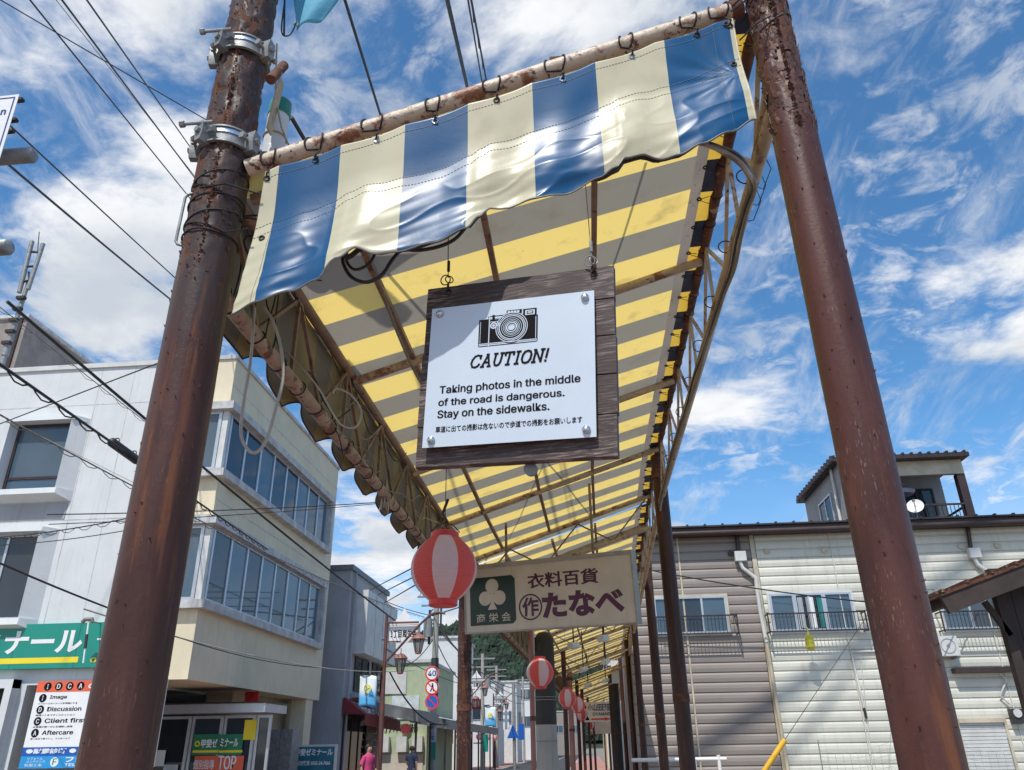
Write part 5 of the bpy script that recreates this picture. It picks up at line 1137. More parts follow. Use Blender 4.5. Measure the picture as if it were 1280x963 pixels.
# ------------------------------------------------------------------ right hand building with siding
YR=20.0; Fr=FY(YR)
rb=thing('sided_building',(7,YR,0),'long two storey building in brown and cream horizontal siding behind the right post','building')
mb=MB(); mb.box(1.1,15.5,YR+.03,28,0,6.42); mb.build('wall',m_gwall,rb)
CH=.2226
def course_mesh(name,mt):
    pr=[(0,.004),(.02,.030),(.10,.040),(.175,.032),(.2205,.010)]
    me=bpy.data.meshes.new(name); vs=[];fs=[]
    for x in(0,1):
        for z,d in pr: vs.append((x,-d,z))
    n=len(pr)
    for k in range(n-1): fs.append((k,n+k,n+k+1,k+1))
    fs.append((0,1,2,3,4)); fs.append((9,8,7,6,5)); fs.append((4,9,5,0))
    me.from_pydata(vs,[],fs); me.materials.append(mt)
    bm=bmesh.new(); bm.from_mesh(me); bmesh.ops.recalc_face_normals(bm,faces=bm.faces); bm.to_mesh(me); bm.free(); return me
cmb,cmc=course_mesh('brown_siding_board',m_brn),course_mesh('cream_siding_board',m_crm)
WIN=[(1.74,3.51,4.01,4.90),(4.56,6.51,4.01,4.90),(8.55,10.45,3.95,4.85)]
SH=(*(lambda q:(q[0],q[1],0,q[3]))(rpx(1200,898,1264,963,20.0)),)
for seg0,seg1,me in((1.1,2.46,cmb),(2.50,4.28,cmb),(4.42,6.25,cmc),(6.27,9.6,cmc),(9.62,12.4,cmc),(12.42,15.4,cmc)):
    k=0
    while k*CH<6.35:
        z=k*CH; spans=[(seg0,seg1)]
        for (a,b,c,d) in WIN+[SH]:
            if z+CH>c+.06 and z<d-.06:
                ns=[]
                for s,e in spans:
                    if b<=s or a>=e: ns.append((s,e)); continue
                    if a>s: ns.append((s,a))
                    if b<e: ns.append((b,e))
                spans=ns
        for s,e in spans:
            if e-s<.06: continue
            o=bpy.data.objects.new('siding_board',me); COL.objects.link(o); o.parent=rb; o.location=V((s,YR,z))-V((7,YR,0)); o.scale=(e-s-.004,1,min(1,(6.40-z)/CH))
        k+=1
mb=MB(Fr); mb.box(4.29,4.40,0,6.40,-.02,.055); mb.build('corner_trim',m_pvcb,rb)
for x in(2.46,): mb=MB(Fr); mb.box(x,x+.04,0,6.40,-.02,.046); mb.build('joint_strip',m_pvcb,rb)
for x in(6.25,9.60,12.40): mb=MB(Fr); mb.box(x,x+.02,0,6.40,-.02,.046); mb.build('joint_strip',m_crm,rb)
mb=MB(Fr); mb.box(.9,15.7,6.38,6.56,-8.2,.30); mb.build('eave',m_dbrown,rb)
mb=MB(Fr); mb.tube([V((.9,6.40,.36)),V((15.7,6.40,.36))],.075,10); mb.build('gutter',m_dbrown,rb,smooth=True)
for i in range(34): mb=MB(); x=.95+i*.44; mb.box(x,x+.05,YR-.40,28.2,6.562,6.63); mb.build('roof_rib',m_tile,rb)
mb=MB(); mb.box(.9,15.7,YR-.38,28.2,6.56,6.60); mb.build('roof_sheet',m_tile,rb)
# windows with railings
wf=window(Fr,rb,*WIN[0],3,m_alu,[m_glassb,m_glass,m_glassb],fw=.05,d=.02,back=m_roomdark)
wf=window(Fr,rb,WIN[1][0],5.15,WIN[1][2],WIN[1][3],1,m_alu,[m_glassb],fw=.05,d=.02,back=m_curt)
window(Fr,rb,5.85,6.51,4.01,4.90,1,m_alu,[m_glassb],fw=.05,d=.02,back=m_curt); window(Fr,rb,5.15,5.85,4.01,4.90,2,m_alu,[m_glassd],fw=.05,d=.018)
for x,wd_,m in((5.22,.12,m_curt),(5.50,.10,m_signw),(5.42,.06,m_pink if False else m_curt),(5.68,.12,mat('teal_clothes',(.03,.22,.22),.8))):
    mb=MB(Fr); mb.grid(8,6,lambda a,b:(x+wd_*a,4.08+.72*b,.075+.015*math.sin(a*12))); mb.build('hanging_laundry',m,rb,thick=.01,fixn=False)
window(Fr,rb,*WIN[2],3,m_alu,[m_glassb,m_glass],fw=.05,d=.02,back=m_curt)
for (a,b,c,d) in WIN:
    mb=MB(Fr)
    for x0,x1,y0,y1 in((a-.05,b+.05,d,d+.05),(a-.05,b+.05,c-.05,c),(a-.05,a,c,d),(b,b+.05,c,d)): mb.box(x0,x1,y0,y1,0,.07)
    mb.build('window_trim',m_pvcb if a<4 else m_pvc,rb)
    mb=MB(Fr); D=.34; lo,hi=c-.03,c+.38; l,r_=a-.16,b+.16
    mb.bar((l,hi,D),(r_,hi,D),.03,.05); mb.bar((l,lo,D),(r_,lo,D),.03); 
    for x in(l,r_):
        mb.bar((x,hi,D),(x,hi,.03),.03); mb.bar((x,lo,D),(x,lo,.03),.03); mb.bar((x,lo-.04,D),(x,hi+.03,D),.03)
    mb.build('railing',m_dbrown,rb); n=int((r_-l)/.085)
    me=None
    for k in range(1,n):
        x=l+(r_-l)*k/n
        if me is None: m2=MB(Fr); m2.bar((x,lo,D),(x,hi,D),.012); o=m2.build('railing_bar',m_dbrown,rb); me=o; x00=x
        else: o=me.copy(); COL.objects.link(o); o.location=me.location+V((x-x00,0,0))
for px,py in((913,693),(958,690),(1030,689),(1200,684),(1245,683)):
    c=aY(px,py,YR); mb=MB(Fr); mb.disc(c.x,c.z,.07,.03,.09,16); mb.build('vent_cap',m_dbrown if px<930 else m_pvcb,rb)
def pipe(pxl,Y,r,mt,par,name='pipe'):
    mb=MB(); mb.tube([aY(x,y,Y) for x,y in pxl],r,8); return mb.build(name,mt,par,smooth=True)
pipe([(921,668),(923,690)],YR-.12,.05,m_dbrown,rb,'downpipe'); a,b,c,d=rpx(918,690,932,702,YR-.1); mb=MB(FY(YR-.04)); mb.box(a,b,c,d,0,.16); mb.build('rainwater_box',m_pvc,rb)
pipe([(925,702),(928,710),(944,722),(946,735),(950,762),(958,803)],YR-.12,.05,m_pvc,rb,'downpipe'); pipe([(958,803),(985,963),(987,985)],YR-.11,.045,m_pvcb,rb,'downpipe')
pipe([(1210,660),(1214,690)],YR-.12,.05,m_dbrown,rb,'downpipe'); pipe([(1216,694),(1222,706),(1240,718),(1248,760),(1262,815),(1272,830)],YR-.12,.055,m_pvc,rb,'downpipe')
a,b,c,d=rpx(1210,686,1224,698,YR-.1); mb=MB(FY(YR-.04)); mb.box(a,b,c,d,0,.16); mb.build('rainwater_box',m_pvc,rb)
pipe([(1130,813),(1064,815),(1076,868),(1080,885)],YR-.07,.028,m_pvc,rb,'conduit'); pipe([(1076,825),(1090,960)],YR-.06,.010,m_pvc,rb,'conduit'); pipe([(1080,885),(1083,898)],YR-.08,.03,m_iron,rb,'conduit_end')
pipe([(1250,842),(1258,850),(1250,870),(1262,880)],YR-.1,.02,m_pvc,rb,'conduit')
t=thing('air_conditioner',(9,YR-.3,3.1),'white outdoor air conditioning unit on the cream siding right of the post','air conditioner')
a,b,c,d=rpx(1172,795,1198,820,YR-.35); mb=MB(); mb.box(a,b,YR-.36,YR-.06,c,d); mb.build('body',m_pvc,t); mb=MB(FY(YR-.36)); mb.annul((a+b)/2,(c+d)/2,.15,.17,0,.01,20); mb.disc((a+b)/2,(c+d)/2,.04,0,.008,12); mb.build('fan_grille',m_gwall,t); 
for q in(a+.05,b-.05): mb=MB(); mb.bar(V((q,YR-.3,c-.03)),V((q,YR,c-.03)),.04); mb.build('bracket',m_galv,t)
a=aY(1188,838,YR); mb=MB(Fr); mb.box(a.x,15.3,a.z-.08,a.z+.03,.04,.28); mb.build('lower_eave',m_dbrown,rb)
# roller shutter with slats
rs=thing('roller_shutter',(SH[0],YR,0),'pale grey roller shutter at the foot of the cream siding','shutter')
k=0; sm=None; s0,s1,_,sh_=SH
while k*.075<sh_-.1:
    if sm is None: mb=MB(Fr); mb.box(s0+.06,s1-.06,.004,.068,.0,.030); mb.box(s0+.06,s1-.06,.068,.075,.0,.012); sm=mb.build('slat',m_pvc,rs)
    else: o=sm.copy(); COL.objects.link(o); o.location=sm.location+V((0,0,k*.075))
    k+=1
for a,b,c,d,e in((s0,s0+.06,0,sh_,.06),(s1-.06,s1,0,sh_,.06),(s0+.06,s1-.06,sh_-.09,sh_,.10)): mb=MB(Fr); mb.box(a,b,c,d,0,e); mb.build('shutter_frame',m_pvcb,rs)
t=thing('electric_meter',(11,YR-.2,1.9),'small black electricity meter box at the right edge beside the shutter','meter'); a,b,c,d=rpx(1264,886,1279,905,YR-.15); mb=MB(FY(YR-.04)); mb.box(a,b,c,d,0,.15); mb.build('box',m_dfr,t); mb=MB(FY(YR-.19)); mb.disc((a+b)/2,(c+d)/2+.06,.09,0,.03,16); mb.build('dial',m_pvc,t)
# yellow net bag hung from the railing side
c=aY(1012,802,19.55); t=thing('net_bag',c,'bright yellow net bag hanging below the cream window railing','bag')
mb=MB(); mb.lathe([(.005,.22),(.03,.17),(.075,.13),(.10,.02),(.105,-.12),(.07,-.19),(.001,-.20)],c,n=14); mb.build('bag',m_ybag,t,smooth=True); mb=MB(); mb.tube([c+V((0,0,.2)),c+V((.0,.02,.32)),V((c.x,19.66,3.98))],.01,6); mb.build('cord',m_ybag,t)
for k in range(3): mb=MB(); mb.ring(c+V((0,0,.08-.1*k)),(0,0,1),.107,.006,n=16,m=4); mb.build('hoop',m_yel,t)
# penthouse
tw=thing('penthouse',(9,22,6.6),'grey roof top room with a covered balcony and dark tiled roof','building')
X0,X1,YA,YB,ZB,ZT=7.53,10.95,22.0,25.8,6.6,8.85
mb=MB(); mb.box(X0,X1,YA+1.5,YB,ZB,ZT); mb.box(X0,X0+.55,YA,YA+1.5,ZB,ZT-.0); mb.build('wall',m_gwall,tw)
mb=MB(); mb.box(X0+.55,X1,YA,YA+.14,ZT-.42,ZT-.002); mb.build('balcony_beam',m_pvcb,tw)
mb=MB(); mb.box(X1-.22,X1,YA,YA+.22,ZB,ZT-.42); mb.build('column',m_dbrown,tw)
mb=MB(); mb.box(X0-.22,X1+.12,YA-.30,YB+.2,ZT,ZT+.12); mb.build('roof_slab',m_dbrown,tw)
for i in range(16): mb=MB(); x=X0-.2+i*.24; mb.box(x,x+.06,YA-.32,YB+.2,ZT+.12,ZT+.17); mb.build('roof_rib',m_tile,tw)
for i in range(14): mb=MB(); y=YA-.28+i*.3; mb.box(X0-.27,X0-.18,y,y+.10,ZT+.0,ZT+.17); mb.build('roof_rib',m_tile,tw)
window(frame((X0,0,0),(0,-1,0),(0,0,1)),tw,-YA-2.3,-YA-1.0,7.1,8.3,2,m_alu,[m_glass])
window(FY(YA+1.5),tw,X0+.7,X0+1.9,ZB+.1,ZT-.35,2,m_dfr,[m_glassd]); window(FY(YA+1.5),tw,X0+2.1,X0+3.1,ZB+.1,ZT-.4,2,m_dfr,[m_glass])
mb=MB(); mb.bar((X0+.55,YA,ZB+.95),(X1-.22,YA,ZB+.95),.05); mb.bar((X0+.55,YA,ZB+.2),(X1-.22,YA,ZB+.2),.04); mb.bar((X1-.1,YA+.2,ZB+.95),(X1-.1,YA+1.5,ZB+.95),.05)
mb.build('balcony_rail',m_iron,tw)
me=None
for k in range(24):
    x=X0+.6+k*.11
    if me is None: m2=MB(); m2.bar((x,YA,ZB+.2),(x,YA,ZB+.95),.016); me=m2.build('balcony_bar',m_iron,tw); x00=x
    else: o=me.copy(); COL.objects.link(o); o.location=me.location+V((x-x00,0,0))
mb=MB(); mb.cyl((X0-.06,YA+.5,ZB),(X0-.06,YA+.5,ZT),.04,n=8); mb.build('downpipe',m_pvc,tw)
mb=MB(); c=V((9.55,YA+1.0,8.25)); mb.lathe([(.001,.12),(.25,.10),(.36,.0),(.30,-.10),(.001,-.12)],c,n=20); mb.build('hanging_cover',mat('pale_lilac_plastic',(.45,.45,.60),.4),tw,smooth=True)
t=thing('satellite_dish',(9.4,21.8,7.2),'round white satellite dish in front of the penthouse balcony','dish')
c=aY(1144,633,21.7); dn=V((-.35,-.75,.35)).normalized(); uu_=dn.orthogonal().normalized(); Fd=frame(c,uu_,dn.cross(uu_)); mb=MB(Fd); mb.lathe([(.002,-.05),(.09,-.042),(.17,-.018),(.215,.01),(.22,.012)],(0,0,0),n=28); mb.build('dish',m_signw,t,smooth=True,thick=.01)
mb=MB(); mb.tube([c+dn*.02-V((0,0,.2)),c+dn*.15-V((0,0,.12)),c+dn*.26],.012,6); mb.box(*[q for pr_ in zip((c+dn*.26-V((.03,.03,.03))),(c+dn*.26+V((.03,.03,.03)))) for q in pr_]); mb.build('feed_arm',m_galv,t)
mb=MB(); mb.tube([c-dn*.06,c-dn*.1-V((0,0,.1)),V((c.x+.04,c.y+.12,6.62))],.02,8); mb.build('stand',m_galv,t)
# ------------------------------------------------------------------ open hut at the right edge
ht=thing('small_hut',(4.2,8,0),'dark wooden hut with a rusty sloping tin roof at the right edge','hut')
e0=aY(1177,744,8); sl_=(aY(1285,703,8)-e0); sl_=sl_/sl_.x
Pn=lambda u,y,z=0:V((e0.x+u,y,e0.z+sl_.z*u+z))
mb=MB(); mb.add([Pn(0,8,-.01),Pn(2.2,8,-.01),Pn(2.2,9.0,-.01),Pn(0,9.0,-.01),Pn(0,8,.02),Pn(2.2,8,.02),Pn(2.2,9.0,.02),Pn(0,9.0,.02)],[(0,3,2,1),(4,5,6,7),(0,1,5,4),(1,2,6,5),(2,3,7,6),(3,0,4,7)]); mb.build('tin_roof',m_rust,ht)
for k in range(9): mb=MB(); mb.bar(Pn(.25*k+.02,7.99,.035),Pn(.25*k+.02,9.0,.035),.03,.03); mb.build('roof_seam',m_rust,ht)
mb=MB(); mb.bar(Pn(.02,8.04,-.10),Pn(2.2,8.04,-.10),.05,.17); mb.build('fascia_board',m_eave,ht)
for k in range(8): mb=MB(); mb.bar(Pn(.30*k+.1,8.08,-.07),Pn(.30*k+.1,8.95,-.07),.06,.09); mb.build('rafter',m_eave,ht)
for k in range(7): mb=MB(); mb.bar(Pn(.02,8.14+.13*k,-.015),Pn(2.15,8.14+.13*k,-.015),.12,.012); mb.build('ceiling_board',m_eave,ht)
w0=aY(1264,800,8.4).x
for k in range(9): mb=MB(); mb.box(w0+.12*k,w0+.12*k+.114,8.4,8.43,0,e0.z+sl_.z*(w0+.12*k-e0.x)-.13); mb.build('wall_board',m_eave,ht)
mb=MB(); mb.bar(V((w0-.02,8.38,0)),V((w0-.02,8.38,e0.z+.3)),.09); mb.build('corner_post',m_eave,ht)
mb=MB(); mb.bar(V((w0-.02,8.36,e0.z-.35)),Pn(.55,8.36,-.2),.05); mb.build('knee_brace',m_eave,ht)
# low things in front of the siding
t=thing('white_rail',(2.4,14,0),'low white pipe rail between the arcade posts and the siding','railing'); a=aY(868,951,14); b=aY(908,949,14); mb=MB(); mb.tube([V((a.x-1,14,b.z)),V((b.x,14,b.z))],.03,8); mb.tube([V((a.x+.0,14,0)),V((a.x+.0,14,b.z))],.03,8); mb.tube([V((b.x-.12,14,0)),V((b.x-.12,14,b.z+.06))],.03,8); mb.build('pipe',m_signw,t,smooth=True)
t=thing('guy_wire',(4,15,0),'thin steel guy wire with a yellow plastic guard at its foot','guy wire'); a=aY(948,975,15); b=aY(981,925,15); mb=MB(); mb.tube([a,b],.045,10); mb.build('yellow_guard',m_yrail,t,smooth=True); c=aY(1122,712,YR-.05); mb=MB(); mb.tube([a,b,c],.006,5); mb.build('wire',m_iron,t)
t=thing('garden_net',(6,YR-.6,0),'thin plant net sagging at the foot of the cream siding','net'); mb=MB(); xs=[5+.16*i for i in range(26)]
net=lambda x,z:(x,YR-.7,z*(.82+.08*math.sin(x*2)))
for x in xs: mb.tube([net(x,.2+.2*k) for k in range(9)],.004,3)
for k in range(13): mb.tube([net(x,.2+.135*k) for x in xs],.003,3)
mb.build('mesh',mat('grey_net_cord',(.28,.31,.27),.7),t)
for x in(5.0,9.0): mb=MB(); mb.cyl((x,YR-.7,0),(x,YR-.7,1.62),.012,n=6); mb.build('stake',m_galv,t)
# ------------------------------------------------------------------ sign and pipes at the left edge
t=thing('road_sign',(-2.2,3.4,4),'white road sign with a thin blue border, cut by the left picture edge','sign')
Ys=3.4; a=aY(24,118,Ys); b=aY(-3,212,Ys); dz=a.z-b.z; un=V((1,0,.03)).normalized(); vn=(a-b).normalized(); Fz=frame(a,un,vn); L=(a-b).length
mb=MB(Fz); mb.box(-1.3,0,-L*1.0,0,-.004,0); mb.build('plate',m_signw,t); mb=MB(Fz)
for x0,x1,y0,y1 in((-.028,-.020,-L+.02,-.02),(-1.28,-.028,-.028,-.02),(-1.28,-.028,-L+.02,-L+.028)): mb.box(x0,x1,y0,y1,.0005,.002)
mb.build('border_print',m_blueink,t); text(Fz,'n',-.085,-.055,-.165,-.125,m_blueink,t,d=.0005,th=.002,bold=.05)
mb=MB(Fz); mb.box(-1.2,.02,-.04,-.02,-.035,-.005); mb.box(-1.2,.02,-.21,-.19,-.035,-.005); mb.box(-1.2,.02,-.30,-.285,-.035,-.005); mb.build('back_rail',m_iron,t)
PXp=aY(-60,310,3.6).x-1.1
t=thing('signal_pole',(PXp,3.6,0),'grey pole at the left picture edge of which only two rounded pipe arms show','pole'); mb=MB(); mb.cyl((PXp,3.6,0),(PXp,3.6,5.6),.08,n=16); mb.build('shaft',m_galv,t,smooth=True)
for (pa_,pb_,r_) in(((-40,196),(40,194),.052),((-60,310),(10,309),.05)):
    b=aY(*pb_,3.6); mb=MB(); mb.tube([V((PXp,3.6,b.z)),b,b+V((.012,0,0)),b+V((.018,0,0))],[r_,r_,r_*.85,.01],20); mb.build('pipe_arm',m_galv,t,smooth=True)
# pennant in the sky next to the left post
t=thing('pennant_flag',(-1.1,2.2,4.4),'plain light blue cloth corner tied by an eyelet above the left clamps','flag')
Q=[aY(362,-30,2.15),aY(450,-30,2.15),aY(400,24,2.15),aY(371,38,2.15)]
def pf_(a,b):
    top=Q[0].lerp(Q[1],a); bot=Q[3].lerp(Q[2],a); p=top.lerp(bot,b); return p+V((0,.015*math.sin(a*5+b*3),0))
mb=MB(); mb.grid(14,14,pf_); mb.build('cloth',m_penn,t,smooth=2,thick=.002,fixn=False)
e=aY(370,30,2.13); mb=MB(); mb.ring(e,(0,1,0),.008,.003,n=14,m=6); mb.build('eyelet',m_bolt,t); mb=MB(); mb.tube(smooth_path([e,aY(362,44,2.1),aY(352,40,2.08),aY(356,0,2.08),aY(360,-40,2.08)],5),.003,5); mb.build('cord',m_cord,t)
mb=MB(); mb.cyl(aY(355,45,2.12),aY(357,-60,2.12),.004,n=6); mb.build('halyard',m_cord,t)
# ------------------------------------------------------------------ overhead wires
def wire(p0,Y0_,p1,Y1_,r_in,label,sag=.0,n=16,group='overhead wires',ext=(0,0),mt=m_bcable,twist=False):
    r=r_in*1.3; a=aY(*p0,Y0_); b=aY(*p1,Y1_); d=b-a; a=a-d*ext[0]; b=b+d*ext[1]
    t=thing('overhead_wire',a,label,'wire',group); pts=[a.lerp(b,i/n)-V((0,0,sag*4*(i/n)*(1-i/n))) for i in range(n+1)]
    mb=MB(); mb.tube(pts,r,6); mb.build('wire',mt,t)
    if twist:
        L=(b-a).length; k=int(L/.12); mb=MB(); mb.tube([a.lerp(b,i/k)-V((0,0,sag*4*(i/k)*(1-i/k)))+V((0,.03*math.cos(i*1.3),-.03+.045*math.sin(i*1.3))) for i in range(k+1)],r*.6,4); mb.build('lashing_wire',mt,t)
    return t
W=wire
W((38,0),8,(235,244),16,.012,'leftmost of the dark wires crossing the upper left sky',ext=(.5,1.5),sag=.02)
W((78,0),8,(240,217),16,.014,'second of the parallel dark wires in the upper left sky',ext=(.5,1.5),sag=.02)
W((109,0),8,(232,175),16,.013,'third parallel dark wire in the upper left sky, nearest the left post',ext=(.5,1.5),sag=.02)
W((70,0),12,(200,165),20,.008,'thin grey wire running beside the second dark wire',ext=(.5,1.5),mt=m_cable)
W((3,0),12,(240,138),16,.012,'dark wire crossing the three parallel wires at a low slant',ext=(.6,1.0),sag=.05)
W((16,158),10,(218,345),18,.013,'dark wire sloping down from the road sign to the left post',ext=(.5,.6),sag=.05)
W((20,210),10,(211,370),18,.018,'thicker dark wire below it sloping down to the left post',ext=(.5,.6),sag=.08)
W((0,455),7,(176,577),11,.014,'black cable over the white wall that carries a long black splice box',ext=(.3,2.2),sag=.02,twist=True)
a=aY(137,551,10.1); b=aY(173,577,10.8); t=thing('splice_box',a,'long black cable splice box clipped on the wire left of the post','box'); mb=MB(); mb.tube([a,a.lerp(b,.06),a.lerp(b,.94),b],[.03,.07,.07,.03],12); mb.build('case',m_bcable,t,smooth=True); mb=MB(); mb.ring(a.lerp(b,.2)+V((0,0,.06)),(b-a),.05,.01,n=10,m=4); mb.ring(a.lerp(b,.8)+V((0,0,.06)),(b-a),.05,.01,n=10,m=4); mb.build('clip',m_iron,t)
W((20,400),12,(185,530),16,.007,'thin curly wire across the white wall above the splice box',ext=(.2,1),mt=m_cable,twist=True)
W((0,530),14,(198,454),11,.009,'thin wire rising to the right across the white wall',ext=(.3,0))
W((0,668),15,(160,645),13,.009,'almost level wire below the upper white window',ext=(.3,.2),sag=.1,twist=True)
W((0,678),15,(160,660),14,.007,'lower almost level wire over the lower white window',ext=(.3,.2),sag=.1)
W((0,703),11,(135,760),14,.013,'dark wire running down to the green sign',ext=(.3,0),sag=.02)
W((90,565),15,(170,605),15,.005,'hair thin wire across the middle of the white wall',ext=(1,.5),mt=m_cable)
W((232,560),14,(482,765),26,.020,'black cable running down across the cream building bands',ext=(.4,.2),sag=.12)
W((150,640),13,(490,627),17,.008,'level dark wire in front of the upper cream windows',ext=(.2,.0),sag=.05)
W((150,650),13,(480,629),17,.006,'second level dark wire just below it by the cream windows',ext=(.2,.0),sag=.05)
W((150,590),13,(475,745),28,.010,'twisted wire following the ledge of the cream building',ext=(.2,.4),sag=.3,twist=True,mt=m_cable)
W((205,780),14,(474,830),24,.010,'pale wire crossing below the lower cream windows',ext=(.2,.3),sag=.35,mt=m_wcable)
W((205,782),14,(395,826),20,.007,'thin wire below the lower cream windows',ext=(.2,.3),sag=.25)
W((468,735),26,(520,708),14,.010,'short dark wire rising toward the big lantern, topmost of three',ext=(.2,.5))
W((476,742),26,(520,720),14,.010,'short dark wire rising toward the big lantern, middle of three',ext=(.2,.5))
W((484,752),26,(520,731),14,.010,'short dark wire rising toward the big lantern, lowest of three',ext=(.2,.5))
W((478,152),5.5,(431,0),3.5,.009,'black wire standing up from the front pipe, left of three',ext=(.3,.6))
W((586,118),5.5,(559,0),3.5,.012,'thick black wire standing up from the front pipe, middle of three',ext=(.3,.6))
W((610,112),5.5,(589,0),3.5,.006,'cable bundle above the front pipe, right of three',ext=(.3,.6),twist=True)
W((604,112),5.5,(585,0),3.5,.005,'thin strand of the cable bundle above the front pipe',ext=(.3,.6))
W((386,184),3.0,(366,150),2.8,.009,'short black strap between the green capped cylinder and front pipe',ext=(.1,.1))
W((540,770),36,(620,745),30,.02,'thin wire passing behind the big lantern toward the canopy',ext=(0,.5))
W((541,762),36,(478,800),28,.02,'wire from the traffic sign pole to the nearest street lamp',sag=.4)
W((541,775),36,(640,860),60,.02,'wire running along the road from the traffic sign pole',sag=.6)
W((487,840),26,(560,905),30,.02,'slack dark wire hanging before the pale green shop',sag=.5)
W((541,790),36,(582,855),44,.02,'second wire along the road from the traffic sign pole',sag=.4)
W((836,716),19.0,(1085,748),19.4,.012,'thin black wire sloping across the brown siding',ext=(.1,.4),sag=.12)
W((1170,760),19,(1200,745),19.4,.01,'short wire beside the right hand window',ext=(.1,.6))
# overhead cables behind the camera that shade the siding
def scast(p0,p1,tt,r,label,tw=True):
    a=aY(*p0,YR); b=aY(*p1,YR); s=SUN*tt; a2=a+s; b2=b+s; d=b2-a2
    t=thing('overhead_wire',a2,label,'wire','overhead wires'); mb=MB(); A=a2-d*.6; B_=b2+d*1.5; n=60
    mb.tube([A.lerp(B_,i/n)-V((0,0,.5*4*(i/n)*(1-i/n)-.45)) for i in range(n+1)],r,8); mb.build('wire',m_bcable,t)
    if tw:
        mb=MB(); mb.tube([A.lerp(B_,i/300)-V((0,0,.5*4*(i/300)*(1-i/300)-.45))+V((0,.09*math.cos(i*.9),.09*math.sin(i*.9))) for i in range(301)],r*.4,4); mb.build('lashing_wire',m_bcable,t)
scast((850,965),(1115,775),25,.11,'thick lashed cable high above the road, casting the long slanting shadow on the siding')
scast((985,960),(1095,790),25,.05,'thin cable high above the road, casting the fine slanting shadow on the cream siding',False)
for (xa,ya,za,xb,yb,zb,r_,lab) in((-.85,2.5,3.62,.10,8.0,4.0,.008,'service wire lying over the canopy roof, casting the left thin shadow on it'),(.35,2.6,3.98,-.75,7.6,3.75,.007,'service wire lying over the canopy roof, casting the crossing thin shadow')):
    t=thing('overhead_wire',(xa,ya,za),lab,'wire','overhead wires'); mb=MB(); mb.tube([V((xa,ya,za)).lerp(V((xb,yb,zb)),i/12)+V((0,0,.25*4*(i/12)*(1-i/12))) for i in range(13)],r_,6); mb.build('wire',m_bcable,t)
for i,(px,Y,h,lab) in enumerate(((621,66,7.5,'grey utility pole beside the third street lamp'),(655,84,8.0,'thin far utility pole left of the slim brown arcade post'),(603,52,7.0,'dark utility pole close to the right of the brown arcade post'))):
    p=aY(px,932,Y); t=thing('utility_pole',(p.x,Y,0),lab,'pole'); mb=MB(); mb.cyl((p.x,Y,0),(p.x,Y,h),.14,.10,n=10); mb.build('shaft',m_conc,t,smooth=True)
    for z in(h-.3,h-.8): mb=MB(); mb.bar((p.x-.8,Y,z),(p.x+.8,Y,z),.09); mb.build('crossarm',m_galv,t)
    mb=MB(); mb.cyl((p.x+.35,Y-.1,h-2),(p.x+.35,Y-.1,h-1.3),.2,n=10); mb.build('transformer',m_galv,t,smooth=True)
for i,(x0,y0,x1,y1,Y,m,tx_,tm,lab) in enumerate(((604,918,610,940,50,m_green,'本町',m_signw,'narrow green upright shop sign right of the brown post'),(629,888,636,912,68,m_signw,'薬',m_redink,'narrow white upright sign with a red character, far street'),(648,905,655,925,80,m_bluep,'酒',m_signw,'narrow blue upright shop sign, farthest of the upright signs'),(560,905,566,930,52,m_orange,'食堂',m_signw,'narrow orange upright sign left of the brown arcade post'))):
    a,b,c,d=rpx(x0,y0,x1,y1,Y); t=thing('upright_sign',((a+b)/2,Y,c),lab,'sign'); mb=MB(FY(Y)); mb.box(a,b,c,d,-.15,0); mb.build('face_box',m,t); mb=MB(); mb.bar(V((a-.6,Y+.1,(c+d)/2)),V((a,Y+.1,(c+d)/2)),.06); mb.build('bracket',m_iron,t)
W((541,768),36,(621,862),66,.02,'upper street wire between the traffic sign pole and the third lamp',sag=.5)
W((541,780),36,(655,872),84,.02,'lower street wire running far down the road',sag=.7)
W((603,850),52,(655,880),84,.02,'far street wire behind the brown arcade post',sag=.4)
W((484,830),34,(541,800),36,.015,'drooping wire in front of the pale green shop roof',sag=.5)
W((484,812),34,(620,860),66,.015,'long thin wire crossing the wooded hill',sag=.5)
W((400,705),30,(541,770),36,.012,'thin wire from the grey building corner to the traffic sign pole',sag=.3)
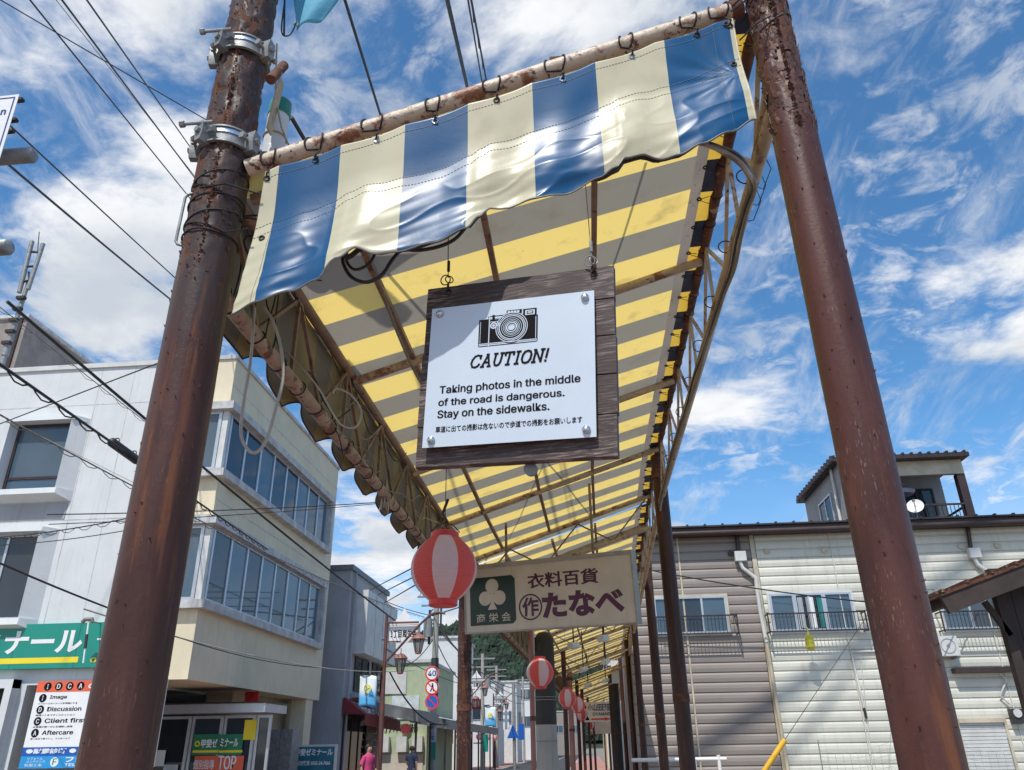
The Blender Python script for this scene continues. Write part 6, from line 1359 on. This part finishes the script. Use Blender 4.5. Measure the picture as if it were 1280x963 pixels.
# ------------------------------------------------------------------ people
def person(x,y,h,label,top,bottom,hairm,arm='fwd',face=(0,-1)):
    t=thing('person',(x,y,.12),label,'person'); s=h/1.62
    vs=[(0,0,.86),(0,0,1.02),(0,0,1.20),(0,0,1.33),(0,-.005,1.42),(0,-.01,1.47),(0,-.015,1.53),(0,-.01,1.60),
        (.09,0,.82),(.10,-.02,.46),(.10,.02,.08),(.10,-.10,.03),(-.09,0,.82),(-.10,.03,.46),(-.10,.06,.08),(-.10,-.06,.03),
        (.17,0,1.31),(.21,.02,1.06),(.20,-.16,.95),(.17,-.23,.97),(-.17,0,1.31),(-.21,.03,1.06),(-.20,-.02,.82),(-.20,-.05,.74)]
    es=[(0,1),(1,2),(2,3),(3,4),(4,5),(5,6),(6,7),(0,8),(8,9),(9,10),(10,11),(0,12),(12,13),(13,14),(14,15),(3,16),(16,17),(17,18),(18,19),(3,20),(20,21),(21,22),(22,23)]
    rad=[.13,.12,.13,.10,.05,.07,.085,.055,.085,.06,.045,.035,.085,.06,.045,.035,.055,.04,.032,.028,.055,.04,.032,.028]
    me=bpy.data.meshes.new('body'); me.from_pydata([V(v)*s for v in vs],es,[]); o=bpy.data.objects.new('body',me); COL.objects.link(o); o.parent=t
    md=o.modifiers.new('skin','SKIN'); 
    for i,r_ in enumerate(rad): me.skin_vertices[0].data[i].radius=(r_*s,r_*s*.85); me.skin_vertices[0].data[i].use_root=(i==0)
    ss=o.modifiers.new('sub','SUBSURF'); ss.levels=2; ss.render_levels=2
    me.materials.append(m_skin)
    def shell(nm,prof,mt,ry=.8):
        mb=MB(); mb.lathe([(r_*s,z*s) for r_,z in prof],(0,0,0),n=20); mb.v=[V((p.x,p.y*ry,p.z)) for p in mb.v]; m2=mb
        m2.v=[p+wloc(t) for p in m2.v]; return m2.build(nm,mt,t,smooth=True)
    shell('shirt',[(.155,.84),(.15,.95),(.145,1.05),(.165,1.2),(.175,1.29),(.14,1.37),(.065,1.42)],top)
    for sx in(-1,1): mb=MB(); mb.tube([wloc(t)+V(p)*s for p in((sx*.13,0,1.33),(sx*.20,.01,1.22),(sx*.215,.02,1.14))],[.075*s,.062*s,.058*s],12); mb.build('sleeve',top,t,smooth=True)
    for sx in(-1,1): mb=MB(); mb.tube([wloc(t)+V(p)*s for p in((sx*.085,0,.88),(sx*.10,0,.46),(sx*.10,.04,.10))],[.105*s,.08*s,.07*s],12); mb.build('trouser_leg',bottom,t,smooth=True)
    mb=MB(); c=wloc(t)+V((0,.012,1.575))*s; mb.lathe([(.001,.085),(.06,.07),(.092,.02),(.095,-.03),(.085,-.08)],(0,0,0),n=16)
    mb.v=[c+V((p.x*s,(p.y*.95+.02)*s,p.z*s)) for p in mb.v]; mb.build('hair',hairm,t,smooth=True)
    for sx in(-1,1): mb=MB(); mb.lathe([(.001,-.008),(.008,0),(.001,.008)],wloc(t)+V((sx*.03,-.088,1.555))*s,n=6); mb.build('eye',m_ink,t)
    mb=MB(); mb.lathe([(.001,-.015),(.012,-.008),(.001,.02)],wloc(t)+V((0,-.098,1.53))*s,n=6); mb.build('nose',m_skin,t)
    for sx,hx,hy,hz in((1,.17,-.23,.97),(-1,-.20,-.05,.74)):
        mb=MB(); c=wloc(t)+V((hx,hy,hz))*s
        for q in range(4): mb.tube([c+V((.012*(q-1.5),-.02,-.01)),c+V((.014*(q-1.5),-.05,-.03)),c+V((.014*(q-1.5),-.06,-.055))],.008,5)
        mb.tube([c+V((-sx*.02,0,0)),c+V((-sx*.04,-.03,-.01))],.009,5); mb.build('fingers',m_skin,t)
    return t
p=aY(461,943,22); t=person(p.x,22,1.55,'person in a pink shirt with dark hair standing below the red awning',m_pink,m_jean,m_hair); t.rotation_euler.z=1.0
p=aY(515,946,30); t=person(p.x,30,1.5,'person in a navy shirt standing by the thin arcade post across the road',m_navy,m_jean,m_hair); t.rotation_euler.z=2.9
flush_text()
